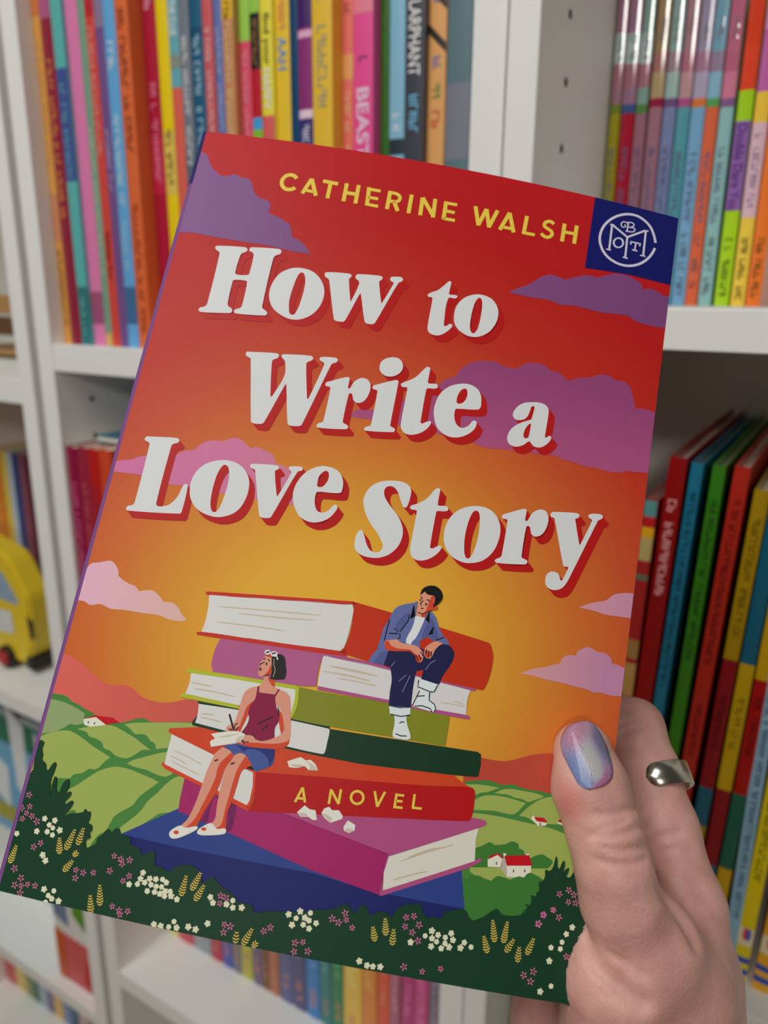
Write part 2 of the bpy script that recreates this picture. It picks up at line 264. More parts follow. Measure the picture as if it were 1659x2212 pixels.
 ('reader_book', 'thin seafoam with a violet band, ninth from drilled post, upper right shelf', 'readers on the upper right shelf', -89.0, -81.9, 500.5, -5.0, 181.2, 150.0, 0, (132, 172, 172), [(101.3, 105.7, (122, 86, 132)), (105.7, 118.8, (192, 112, 138)), (118.8, 128.7, (171, 91, 117)), (128.7, 160.1, (174, 94, 120))], [(0.5, 10.9, (60, 60, 66)), (13.5, 35.2, (80, 80, 90)), (41.4, 80.5, (96, 96, 130)), (133.7, 144.8, (120, 110, 116))], [], 0.07),
 ('reader_book', 'lime green and purple book lettered Double Dare You on the upper right shelf', 'readers on the upper right shelf', -80.0, -72.2, 500.5, -5.0, 163.3, 150.0, 0, (156, 194, 34), [(130.5, 158.3, (200, 60, 36)), (108.7, 130.5, (206, 64, 38)), (93.4, 108.7, (150, 190, 34)), (47.3, 93.4, (132, 92, 152))], [(-2.1, 8.3, (50, 60, 30)), (10.9, 21.1, (50, 60, 30)), (23.6, 32.4, (50, 60, 30))], [('Double Dare You', 92.0, 47.3, (84, 50, 120))], 0.07),
 ('reader_book', 'yellow and pale pink book on the upper right shelf', 'readers on the upper right shelf', -71.1, -63.7, 500.5, -5.0, 161.9, 150.0, 0, (222, 182, 66), [(137.6, 156.9, (200, 130, 170)), (107.1, 137.6, (176, 90, 150)), (91.8, 107.1, (216, 176, 60)), (43.2, 91.8, (202, 166, 176))], [(-2.0, 8.3, (50, 60, 30)), (10.8, 21.0, (50, 60, 30)), (23.5, 32.2, (50, 60, 30)), (46.9, 88.4, (120, 100, 140))], [], 0.07),
 ('reader_book', 'orange book at the frame edge on the upper right shelf', 'readers on the upper right shelf', -63.0, -55.6, 500.5, -5.0, 160.6, 150.0, 0, (214, 108, 42), [(83.0, 155.6, (200, 80, 50))], [(-1.9, 8.3, (50, 60, 30)), (10.8, 20.8, (50, 60, 30)), (23.3, 31.9, (50, 60, 30))], [], 0.07),
 ('picture_book', 'dark magenta book, first from left on the second middle shelf', 'pink and red books on the second middle shelf', -545.3, -531.5, 392.0, -322.0, 200.6, 190.0, 0, (134, 12, 58), [], [(-271.4, -151.4, (190, 90, 130))], [], 0.3),
 ('picture_book', 'raspberry book, second from left on the second middle shelf', 'pink and red books on the second middle shelf', -531.1, -518.9, 392.0, -322.0, 201.8, 190.0, 0, (146, 34, 56), [], [(-270.2, -150.2, (190, 80, 100))], [], 0.3),
 ('picture_book', 'scarlet book, third from left on the second middle shelf', 'pink and red books on the second middle shelf', -518.5, -505.7, 392.0, -322.0, 202.0, 190.0, 0, (176, 26, 22), [], [(-270.0, -150.0, (130, 40, 70))], [], 0.3),
 ('picture_book', 'orange-red book, fourth from left on the second middle shelf', 'pink and red books on the second middle shelf', -505.2, -491.2, 392.0, -322.0, 202.7, 190.0, 0, (196, 66, 36), [], [(-269.3, -149.3, (190, 110, 70))], [], 0.3),
 ('paperback', 'pale yellow paperback on the lowest shelf seen under the held novel', 'paperbacks on the lowest middle shelf', -539.2, -527.1, 452.0, -656.6, 182.0, 130.0, 0, (206, 196, 110), [], [(-596.6, -506.6, (255, 255, 170)), (-642.6, -622.6, (200, 140, 120))], [], 0.3),
 ('paperback', 'rose paperback on the lowest shelf seen under the held novel', 'paperbacks on the lowest middle shelf', -526.1, -504.3, 452.0, -656.6, 182.0, 130.0, 0, (186, 70, 84), [], [(-596.6, -506.6, (246, 130, 144)), (-642.6, -622.6, (200, 140, 120))], [], 0.3),
 ('paperback', 'grey paperback on the lowest shelf seen under the held novel', 'paperbacks on the lowest middle shelf', -503.3, -480.2, 452.0, -656.6, 182.0, 130.0, 0, (140, 150, 156), [], [(-596.6, -506.6, (200, 210, 216)), (-642.6, -622.6, (200, 140, 120))], [], 0.3),
 ('paperback', 'brick red paperback on the lowest shelf seen under the held novel', 'paperbacks on the lowest middle shelf', -479.3, -464.3, 452.0, -656.6, 182.0, 130.0, 0, (170, 50, 66), [], [(-596.6, -506.6, (230, 110, 126)), (-642.6, -622.6, (200, 140, 120))], [], 0.3),
 ('paperback', 'royal blue paperback on the lowest shelf seen under the held novel', 'paperbacks on the lowest middle shelf', -463.4, -450.6, 452.0, -656.6, 182.0, 130.0, 0, (70, 84, 160), [], [(-596.6, -506.6, (130, 144, 220)), (-642.6, -622.6, (200, 140, 120))], [], 0.3),
 ('paperback', 'iron grey paperback on the lowest shelf seen under the held novel', 'paperbacks on the lowest middle shelf', -449.7, -438.0, 452.0, -656.6, 182.0, 130.0, 0, (110, 110, 116), [], [(-596.6, -506.6, (170, 170, 176)), (-642.6, -622.6, (200, 140, 120))], [], 0.3),
 ('paperback', 'yellow-green paperback on the lowest shelf seen under the held novel', 'paperbacks on the lowest middle shelf', -437.6, -424.0, 452.0, -656.6, 182.0, 130.0, 0, (176, 172, 60), [], [(-596.6, -506.6, (236, 232, 120)), (-642.6, -622.6, (200, 140, 120))], [], 0.3),
 ('paperback', 'plum grey paperback on the lowest shelf seen under the held novel', 'paperbacks on the lowest middle shelf', -423.1, -411.4, 452.0, -656.6, 182.0, 130.0, 0, (110, 90, 120), [], [(-596.6, -506.6, (170, 150, 180)), (-642.6, -622.6, (200, 140, 120))], [], 0.3),
 ('paperback', 'brown paperback on the lowest shelf seen under the held novel', 'paperbacks on the lowest middle shelf', -411.0, -402.5, 452.0, -656.6, 182.0, 130.0, 0, (120, 78, 44), [], [(-596.6, -506.6, (180, 138, 104)), (-642.6, -622.6, (200, 140, 120))], [], 0.3),
 ('paperback', 'terracotta paperback on the lowest shelf seen under the held novel', 'paperbacks on the lowest middle shelf', -402.1, -390.4, 452.0, -656.6, 182.0, 130.0, 0, (170, 106, 76), [], [(-596.6, -506.6, (230, 166, 136)), (-642.6, -622.6, (200, 140, 120))], [], 0.3),
 ('paperback', 'denim paperback on the lowest shelf seen under the held novel', 'paperbacks on the lowest middle shelf', -389.0, -374.0, 452.0, -656.6, 182.0, 130.0, 0, (92, 96, 136), [], [(-596.6, -506.6, (152, 156, 196)), (-642.6, -622.6, (200, 140, 120))], [], 0.3),
 ('paperback', 'indigo grey paperback on the lowest shelf seen under the held novel', 'paperbacks on the lowest middle shelf', -373.2, -358.1, 452.0, -656.6, 182.0, 130.0, 0, (84, 82, 120), [], [(-596.6, -506.6, (144, 142, 180)), (-642.6, -622.6, (200, 140, 120))], [], 0.3),
 ('paperback', 'cobalt paperback on the lowest shelf seen under the held novel', 'paperbacks on the lowest middle shelf', -356.9, -342.1, 452.0, -656.6, 182.0, 130.0, 0, (66, 120, 180), [], [(-596.6, -506.6, (126, 180, 240)), (-642.6, -622.6, (200, 140, 120))], [], 0.3),
 ('paperback', 'teal paperback on the lowest shelf seen under the held novel', 'paperbacks on the lowest middle shelf', -341.0, -328.8, 452.0, -656.6, 182.0, 130.0, 0, (60, 120, 116), [], [(-596.6, -506.6, (120, 180, 176)), (-642.6, -622.6, (200, 140, 120))], [], 0.3),
 ('paperback', 'leaf green paperback on the lowest shelf seen under the held novel', 'paperbacks on the lowest middle shelf', -327.7, -315.3, 452.0, -656.6, 182.0, 130.0, 0, (58, 122, 80), [], [(-596.6, -506.6, (118, 182, 140)), (-642.6, -622.6, (200, 140, 120))], [], 0.3),
 ('paperback', 'wide yellow paperback on the lowest shelf seen under the held novel', 'paperbacks on the lowest middle shelf', -314.6, -295.7, 452.0, -656.6, 182.0, 130.0, 0, (214, 176, 74), [], [(-596.6, -506.6, (255, 236, 134)), (-642.6, -622.6, (200, 140, 120))], [], 0.3),
 ('paperback', 'orange paperback on the lowest shelf seen under the held novel', 'paperbacks on the lowest middle shelf', -294.9, -279.7, 452.0, -656.6, 182.0, 130.0, 0, (206, 128, 56), [], [(-596.6, -506.6, (255, 188, 116)), (-642.6, -622.6, (200, 140, 120))], [], 0.3),
 ('paperback', 'vermilion paperback on the lowest shelf seen under the held novel', 'paperbacks on the lowest middle shelf', -278.3, -266.8, 452.0, -656.6, 182.0, 130.0, 0, (206, 84, 58), [], [(-596.6, -506.6, (255, 144, 118)), (-642.6, -622.6, (200, 140, 120))], [], 0.3),
 ('paperback', 'mauve paperback on the lowest shelf seen under the held novel', 'paperbacks on the lowest middle shelf', -266.2, -256.3, 452.0, -656.6, 182.0, 130.0, 0, (160, 96, 116), [], [(-596.6, -506.6, (220, 156, 176)), (-642.6, -622.6, (200, 140, 120))], [], 0.3),
 ('paperback', 'magenta paperback on the lowest shelf seen under the held novel', 'paperbacks on the lowest middle shelf', -254.6, -242.2, 452.0, -656.6, 182.0, 130.0, 0, (168, 60, 110), [], [(-596.6, -506.6, (228, 120, 170)), (-642.6, -622.6, (200, 140, 120))], [], 0.3),
 ('paperback', 'bright magenta paperback on the lowest shelf seen under the held novel', 'paperbacks on the lowest middle shelf', -241.9, -229.1, 452.0, -656.6, 182.0, 130.0, 0, (184, 70, 120), [], [(-596.6, -506.6, (244, 130, 180)), (-642.6, -622.6, (200, 140, 120))], [], 0.3),
 ('paperback', 'dark grey paperback on the lowest shelf seen under the held novel', 'paperbacks on the lowest middle shelf', -228.1, -218.2, 452.0, -656.6, 182.0, 130.0, 0, (110, 100, 116), [], [(-596.6, -506.6, (170, 160, 176)), (-642.6, -622.6, (200, 140, 120))], [], 0.3),
 ('storybook', 'tall striped red, cream and teal hardback, first from left, lower right shelf', 'tall hardbacks on the lower right shelf', -93.4, -86.9, 407.0, -377.4, 274.6, 215.0, 0.0222, (150, 30, 30), [(-111.80000000000001, -102.80000000000001, (78, 130, 130)), (-117.69999999999999, -111.80000000000001, (170, 24, 26)), (-123.4, -117.69999999999999, (206, 150, 20)), (-136.6, -123.4, (170, 150, 90)), (-147.8, -144.6, (90, 100, 80)), (-194.6, -183.2, (150, 110, 60)), (-217.9, -197.5, (170, 130, 70))], [], [], 0.3),
 ('storybook', 'tall dark red with pale lettering hardback, second from left, lower right shelf', 'tall hardbacks on the lower right shelf', -86.7, -78.0, 407.0, -377.4, 298.9, 215.0, 0.0317, (128, 4, 8), [], [(-155.4, -100.69999999999999, (214, 150, 150))], [], 0.3),
 ('storybook', 'tall teal blue hardback, third from left, lower right shelf', 'tall hardbacks on the lower right shelf', -77.2, -71.3, 407.0, -377.4, 297.0, 215.0, 0.0363, (20, 100, 126), [], [(-206.6, -95.0, (10, 60, 80))], [], 0.3),
 ('storybook', 'tall green hardback, fourth from left, lower right shelf', 'tall hardbacks on the lower right shelf', -65.8, -59.6, 407.0, -377.4, 297.0, 215.0, 0.032, (44, 108, 18), [], [(-188.0, -94.69999999999999, (24, 70, 20))], [], 0.3),
 ('storybook', 'tall orange-red hardback, fifth from left, lower right shelf', 'tall hardbacks on the lower right shelf', -58.0, -50.6, 407.0, -377.4, 297.8, 215.0, 0.0395, (156, 32, 20), [], [(-186.1, -96.19999999999999, (96, 16, 16)), (-243.2, -211.2, (110, 20, 16))], [], 0.3),
 ('storybook', 'tall mustard and maroon hardback, sixth from left, lower right shelf', 'tall hardbacks on the lower right shelf', -46.7, -39.6, 407.0, -377.4, 287.4, 215.0, 0.0371, (146, 116, 4), [(-260.0, -181.8, (120, 6, 20)), (-284.5, -260.0, (20, 80, 100))], [(-172.4, -104.19999999999999, (100, 80, 6)), (-236.4, -202.3, (80, 4, 14))], [], 0.3),
 ('storybook', 'tall petrol blue and yellow hardback, seventh from left, lower right shelf', 'tall hardbacks on the lower right shelf', -37.3, -30.2, 407.0, -377.4, 287.3, 215.0, 0.0311, (8, 82, 104), [(-258.2, -182.2, (172, 140, 8)), (-307.3, -258.2, (120, 6, 20))], [(-234.8, -201.1, (110, 90, 10))], [], 0.3),
 ('storybook', 'tall yellow and red hardback, eighth from left, lower right shelf', 'tall hardbacks on the lower right shelf', -28.8, -21.9, 407.0, -377.4, 286.1, 215.0, 0.0287, (176, 140, 8), [(-258.0, -189.3, (150, 6, 10)), (-306.6, -258.0, (16, 84, 66))], [(-234.8, -198.7, (90, 4, 8))], [], 0.3),
 ('storybook', 'pale blue thin hardback at the right end of the lower right shelf', 'tall hardbacks on the lower right shelf', -18.4, -11.7, 407.0, -377.4, 268.0, 200.0, 0.0009, (126, 166, 186), [], [(-337.2, -162.99999999999997, (70, 90, 120))], [], 0.3),
 ('storybook', 'yellow thin hardback with a balloon emblem at the right end of the lower right shelf', 'tall hardbacks on the lower right shelf', -12.6, -4.8, 407.0, -377.4, 262.0, 200.0, 0.0179, (206, 186, 12), [(-363.4, -359.4, (40, 70, 160)), (-371.4, -367.4, (40, 70, 160)), (-351.4, -339.4, (210, 200, 160))], [(-311.9, -180.89999999999998, (110, 100, 10))], [], 0.3),
 ('storybook', 'orange-yellow hardback with blue stripes at the right end of the lower right shelf', 'tall hardbacks on the lower right shelf', -1.4, 9.1, 407.0, -377.4, 255.0, 200.0, 0.0394, (226, 156, 22), [(-363.4, -359.4, (40, 70, 160)), (-371.4, -367.4, (40, 70, 160)), (-351.4, -339.4, (210, 200, 160))], [], [], 0.3),
 ('picture_book', 'orange book standing behind the yellow toy bus', 'books behind the toy bus', -851.1, -824.4, 505.0, -382.8, 207.8, 130.0, 0, (206, 120, 20), [], [(-262.8, -192.8, (246, 160, 60))], [], 0.3),
 ('picture_book', 'yellow book standing behind the yellow toy bus', 'books behind the toy bus', -823.3, -812.6, 505.0, -382.8, 207.8, 130.0, 0, (214, 184, 70), [], [(-262.8, -192.8, (254, 224, 110))], [], 0.3),
 ('picture_book', 'pale blue book standing behind the yellow toy bus', 'books behind the toy bus', -812.0, -802.8, 505.0, -382.8, 207.8, 130.0, 0, (170, 190, 206), [], [(-262.8, -192.8, (210, 230, 246))], [], 0.3),
 ('picture_book', 'navy book standing behind the yellow toy bus', 'books behind the toy bus', -802.2, -790.5, 505.0, -382.8, 207.8, 130.0, 0, (40, 56, 120), [], [(-262.8, -192.8, (80, 96, 160))], [], 0.3),
 ('picture_book', 'wine book standing behind the yellow toy bus', 'books behind the toy bus', -789.8, -777.4, 505.0, -382.8, 207.8, 130.0, 0, (120, 60, 80), [], [(-262.8, -192.8, (160, 100, 120))], [], 0.3),
 ('paperback', 'coral book on the lowest shelf at the far left', 'books on the lowest far left shelf', -955.5, -929.4, 490.7, -990.0, 165.0, 120.0, 0, (180, 70, 70), [], [(-950.0, -860.0, (230, 120, 120))], [], 0.3),
 ('paperback', 'straw yellow book on the lowest shelf at the far left', 'books on the lowest far left shelf', -929.2, -906.1, 490.7, -990.0, 165.0, 120.0, 0, (200, 170, 90), [], [(-950.0, -860.0, (250, 220, 140))], [], 0.3),
 ('paperback', 'olive book on the lowest shelf at the far left', 'books on the lowest far left shelf', -905.9, -891.1, 490.7, -990.0, 165.0, 120.0, 0, (120, 130, 80), [], [(-950.0, -860.0, (170, 180, 130))], [], 0.3),
 ('paperback', 'bottle green book on the lowest shelf at the far left', 'books on the lowest far left shelf', -890.9, -873.7, 490.7, -990.0, 165.0, 120.0, 0, (50, 100, 80), [], [(-950.0, -860.0, (100, 150, 130))], [], 0.3),
 ('paperback', 'ice blue book on the lowest shelf at the far left', 'books on the lowest far left shelf', -873.5, -858.3, 490.7, -990.0, 165.0, 120.0, 0, (150, 166, 180), [], [(-950.0, -860.0, (200, 216, 230))], [], 0.3),
 ('paperback', 'violet grey book on the lowest shelf at the far left', 'books on the lowest far left shelf', -858.1, -841.4, 490.7, -990.0, 165.0, 120.0, 0, (110, 100, 130), [], [(-950.0, -860.0, (160, 150, 180))], [], 0.3),
 ('paperback', 'amber book on the lowest shelf at the far left', 'books on the lowest far left shelf', -840.5, -822.2, 490.7, -990.0, 165.0, 120.0, 0, (206, 166, 80), [], [(-950.0, -860.0, (255, 216, 130))], [], 0.3),
 ('paperback', 'slate blue book on the lowest shelf at the far left', 'books on the lowest far left shelf', -821.4, -805.0, 490.7, -990.0, 165.0, 120.0, 0, (110, 124, 160), [], [(-950.0, -860.0, (160, 174, 210))], [], 0.3),
 ('paperback', 'ink blue book on the lowest shelf at the far left', 'books on the lowest far left shelf', -804.8, -787.3, 490.7, -990.0, 165.0, 120.0, 0, (30, 80, 110), [], [(-950.0, -860.0, (80, 130, 160))], [], 0.3),
 ('paperback', 'blush book on the lowest shelf at the far left', 'books on the lowest far left shelf', -785.7, -766.7, 490.7, -990.0, 165.0, 120.0, 0, (180, 150, 140), [], [(-950.0, -860.0, (230, 200, 190))], [], 0.3),
 ('picture_book', 'dark green book just right of the middle posts, below the novel', 'books on the lowest right shelf', -150.8, -139.3, 435.6, -722.0, 266.3, 200.0, 0, (70, 96, 16), [], [], [], 0.3),
]
MADE = {}
for b in SHELF_BOOKS:
    MADE[b[1]] = shelf_book(*b)
def find(s): return next(v for k, v in MADE.items() if s in k)
# diagonal black stripes and coloured creatures on the tan spine, emblem balloons on the yellow spines
root, cov, wd, h = find('black diagonal stripes')
for zc in (.245 - .036, .245 - .058, .245 - .205, .245 - .225):
    V = []
    for i in range(7):
        x = wd * i / 6; V += [(x, py(x, wd) - .0004, zc + .0055 - .011 * i / 6), (x, py(x, wd) - .0004, zc + .0005 - .011 * i / 6)]
    mesh('spine_stripe', V, [(2 * i, 2 * i + 2, 2 * i + 3, 2 * i + 1) for i in range(6)], mat((40, 36, 34), .4), cov)
READER = False
for key in ('balloon emblem', 'blue stripes at'):
    root, cov, wd, h = find(key)
    for cc, dx in (((206, 60, 60), -.12), ((70, 80, 170), .1)):
        n = 14; V = [(wd * (.55 + dx) + wd * .16 * math.cos(2 * math.pi * i / n), 0, .034 + .0042 * math.sin(2 * math.pi * i / n)) for i in range(n)]
        V = [(x, py(x, wd) - .0003 - (.0001 if dx > 0 else 0), z) for x, _, z in V]
        mesh('spine_emblem', V, [tuple(range(n))], mat(cc, .4), cov)
# thin teal book lying flat on top of the magenta row
fl = empty('picture_book', (-.5, .46, ZC - .322 + .2034), 'thin teal book lying flat on top of the pink and red row', 'book')
box('cover', -.03, .13, -.05, .13, 0, .0008, mat((30, 96, 120), .4), fl); box('page_block', -.029, .129, -.049, .129, .0008, .0045, pagem, fl); box('cover', -.03, .13, -.05, .13, .0045, .0053, mat((30, 96, 120), .4), fl)

# ------------------------------------------------------------------ far left shelf things
yel = mat((206, 178, 40), .35, .5); yel2 = mat((196, 168, 36), .4, .5); blk = mat((34, 28, 22), .5); redm = mat((150, 4, 10), .35, .5)
def cyl(name, c, axis, r, L, m, parent, n=28, bev=.0):
    c = Vector(c); a = Vector(axis).normalized(); q = a.to_track_quat('Z', 'Y'); V = []; F = []
    rings = [(0, r * .86), (.12, r), (.88, r), (1, r * .86)]
    for s, rr in rings:
        for i in range(n): V.append(c + q @ Vector((rr * math.cos(2 * math.pi * i / n), rr * math.sin(2 * math.pi * i / n), L * (s - .5))))
    for k in range(3):
        for i in range(n): F.append((k * n + i, k * n + (i + 1) % n, (k + 1) * n + (i + 1) % n, (k + 1) * n + i))
    F.append(tuple(range(n))[::-1]); F.append(tuple(range(3 * n, 4 * n)))
    return mesh(name, V, F, m, parent, smooth=False)
def extrude(name, prof, y0, y1, m, parent, bevel=.002):
    bm = bmesh.new(); vs = [bm.verts.new((x, y0, z)) for x, z in prof]; f = bm.faces.new(vs)
    r_ = bmesh.ops.extrude_face_region(bm, geom=[f]); bmesh.ops.translate(bm, vec=(0, y1 - y0, 0), verts=[g for g in r_['geom'] if isinstance(g, bmesh.types.BMVert)])
    bmesh.ops.recalc_face_normals(bm, faces=bm.faces)
    if bevel: bmesh.ops.bevel(bm, geom=list(bm.edges), offset=bevel, segments=2, affect='EDGES')
    me = bpy.data.meshes.new(name); bm.to_mesh(me); bm.free(); me.materials.append(m)
    return link(name, me, parent)
# yellow toy bus on the far left shelf (profile faces the room)
bus = empty('toy_bus', (-0.7639, 0.4249, ZC -0.3828), 'yellow toy bus with red wheels on the far left shelf', 'toy')
bx0 = bus.location.x
bp = [(x - bx0, z +0.3828) for x, z in [(-0.842, -0.2281), (-0.7443, -0.2477), (-0.7102, -0.2544), (-0.7, -0.2609), (-0.6766, -0.2956), (-0.6765, -0.3191), (-0.681, -0.3509), (-0.6859, -0.3605)]] + [(-0.6859 - bx0, .010), (-0.8420 - bx0, .010)]
extrude('body', bp, 0, 0.0263, yel, bus, .0025)
box('bumper', -0.6939 - bx0, -0.6809 - bx0, -.0005, 0.0273, .005, .020, blk, bus, bevel=.002)
picm = mat((190, 196, 190), .5, noise=.35); picb = mat((130, 150, 170), .5, noise=.5)
mesh('window', [(x - bx0, -.0004, z +0.3828) for x, z in [(-0.7652, -0.2741), (-0.7153, -0.275), (-0.6931, -0.3024), (-0.6955, -0.307), (-0.7723, -0.3042)]], [tuple(range(5))], picb, bus)
mesh('window', [(x - bx0, -.0004, z +0.3828) for x, z in [(-0.7762, -0.321), (-0.7084, -0.3171), (-0.7071, -0.3416), (-0.783, -0.3495)]], [tuple(range(4))], picm, bus)
mesh('door', [(x - bx0, -.0004, z +0.3828) for x, z in [(-0.6826, -0.3151), (-0.6752, -0.3194), (-0.6744, -0.3396), (-0.6806, -0.3401)]], [tuple(range(4))], blk, bus)
for dx in (0, -.10):
    cyl('wheel', (-0.7224 - bx0 + dx, 0, 0.0125), (0, 1, 0), 0.0125, .012, blk, bus); cyl('hub', (-0.7224 - bx0 + dx, -.004, 0.0125), (0, 1, 0), 0.0085, .010, redm, bus)

pb = empty('picture_book', (-.80, 0.4594, ZC -0.7401), 'blue picture book with green top facing out on the far left', 'book')
ht = 0.2536
box('cover', -.14, .15, 0, .0015, 0, ht, mat((104, 160, 196), .35, noise=.2), pb); box('page_block', -.138, .148, .0015, .008, .001, ht - .001, pagem, pb); box('cover', -.14, .15, .008, .0095, 0, ht, mat((104, 160, 196), .35), pb)
box('printed_header', -.14, .15, -.0003, -.0001, 0.2163, ht - .0002, mat((34, 110, 84), .35), pb)
for a, b, c_, d_ in ((-.12, -.06, .14, .26), (.0, .022, .16, .27), (.05, .064, .17, .25), (.09, .13, .13, .22), (-.05, -.02, .14, .20)):
    extrude('printed_shape', [(a, c_), (b, c_ - .02), (b + .004, d_ - .02), (a - .004, d_)], -.0006, -.0002, mat((206, 212, 214), .35), pb, 0)
box('printed_shape', -.14, .02, -.0010, -.0007, .10, .125, mat((150, 150, 50), .35), pb); box('printed_panel', -.14, .15, -.0006, -.0002, .001, .085, mat((206, 208, 204), .45), pb)
lb = empty('picture_book', (-0.6302, .402, ZC -0.7401), 'thick white book with green leaf and red panel by the far left post', 'book')
hw = 0.0372
box('cover', -hw, hw, 0, .15, 0, .20, mat((206, 208, 204), .35), lb, bevel=.0008)
box('page_block', -hw + .002, hw - .002, .002, .1505, .1995, .2005, pagem, lb)
def lp(name, pts_, m, k=0): return extrude(name, [(x * hw, z) for x, z in pts_], -.0006 - .0005 * k, -.0002 - .0005 * k, m, lb, 0)
lp('printed_panel', [(-.85, .002), (.95, .002), (.95, .066), (-.85, .066)], mat((196, 84, 84), .4, noise=.15)); lp('printed_stripe', [(-.98, .002), (-.6, .002), (-.6, .067), (-.98, .068)], mat((190, 84, 30), .4), 1)
lp('printed_spot', [(.2, .012), (.55, .006), (.92, .012), (.85, .034), (.4, .046)], mat((176, 4, 12), .4), 1); lp('printed_leaf', [(-.05, .10), (.35, .088), (.85, .076), (.95, .09), (.8, .115), (.35, .14), (.0, .125)], mat((78, 136, 26), .4))
lp('printed_photo', [(-.95, .086), (-.3, .078), (-.3, .115), (-.95, .12)], mat((104, 120, 150), .4, noise=.4)); lp('printed_flower', [(-.9, .15), (-.2, .145), (-.25, .165), (-.9, .17)], mat((206, 200, 120), .4)); lp('printed_flower', [(.1, .15), (.6, .145), (.6, .165), (.1, .168)], mat((180, 100, 130), .4))
cr = empty('wooden_crate', (-.80, .50, ZC - .0708), 'tan wooden crate standing on the top far left shelf', 'crate')
tan = mat((150, 112, 66), .6, noise=.2)
dkw = mat((84, 54, 26), .6, noise=.2)
for i in range(2): box('slat', -.11, .12, 0, .006, .026 + .022 * i, .045 + .022 * i, (dkw, tan)[i], cr, bevel=.001)
for i in range(2): box('slat', .114, .12, .008, .15, .026 + .022 * i, .045 + .022 * i, tan, cr, bevel=.001)
for i in range(2): box('slat', -.11, .12, .152, .158, .026 + .022 * i, .045 + .022 * i, tan, cr, bevel=.001)
for a in (-.108, .10):
    for b in (.007, .137): box('corner_post', a, a + .013, b, b + .014, 0, .072, dkw, cr)
box('bottom_board', -.1, .11, .008, .15, .004, .010, tan, cr)


# ------------------------------------------------------------------ the held novel
BT = np.array([-52.24463, -111.98197, 226.27988]); BU = np.array([0.98229, 0.18687, -0.01391]); BV = np.array([-0.18557, 0.95973, -0.21089]); BN = np.array([-0.02605, 0.20973, 0.97741])
BW, BH, BULGE, BTH = 140.643, 210., 4.2, 25.
def c2w(P):      # camera-frame millimetres -> world metres
    return np.asarray(P) @ R_CW * MM + CAM
def beta(u):
    s = np.clip(np.asarray(u, float) / BW, 0, 1); return BULGE * 4 * s * (1 - s)
M3 = np.array([BU, BV, BN]) @ R_CW      # rows: jacket right, down, through the book, in world axes
org = c2w(BT)
novel = empty('novel', tuple(org), 'hardback novel with a sunset cover titled How to Write a Love Story', 'book')
novel.matrix_world = Matrix([[M3[0][i], M3[1][i], M3[2][i], org[i]] for i in range(3)] + [[0, 0, 0, 1]])
NC = 28
UC = [BW * i / NC for i in range(NC + 1)]
purple = mat((116, 72, 128), .45, .2); navy = mat((34, 32, 92), .45, .2)
def skymat():
    m = bpy.data.materials.new('mat_sunset_print'); m.use_nodes = True; nt = m.node_tree; b = nt.nodes['Principled BSDF']
    uv = nt.nodes.new('ShaderNodeUVMap'); mp = nt.nodes.new('ShaderNodeMapping'); ln = nt.nodes.new('ShaderNodeVectorMath'); ln.operation = 'LENGTH'; rp = nt.nodes.new('ShaderNodeValToRGB')
    mp.inputs['Location'].default_value = (-.068 / .097, -.141 / .092, 0); mp.inputs['Scale'].default_value = (1 / .097, 1 / .092, 0)
    sc_ = nt.nodes.new('ShaderNodeMath'); sc_.operation = 'MULTIPLY'; sc_.inputs[1].default_value = 1 / 1.7
    st = [(0, (220, 170, 52)), (.28, (214, 160, 50)), (.44, (204, 138, 46)), (.62, (196, 106, 44)), (.80, (186, 76, 42)), (1.0, (178, 46, 32)), (1.3, (172, 28, 26)), (1.65, (176, 24, 32))]
    el = rp.color_ramp.elements
    el[0].position = 0; el[0].color = alb(st[0][1]); el[1].position = 1.65 / 1.7; el[1].color = alb(st[-1][1])
    for p, c in st[1:-1]:
        e = el.new(p / 1.7); e.color = alb(c)
    nt.links.new(uv.outputs[0], mp.inputs[0]); nt.links.new(mp.outputs[0], ln.inputs[0]); nt.links.new(ln.outputs['Value'], sc_.inputs[0]); nt.links.new(sc_.outputs[0], rp.inputs[0]); nt.links.new(rp.outputs[0], b.inputs['Base Color'])
    b.inputs['Roughness'].default_value = .42; b.inputs['Specular IOR Level'].default_value = .14
    return m
SPB = 3.2
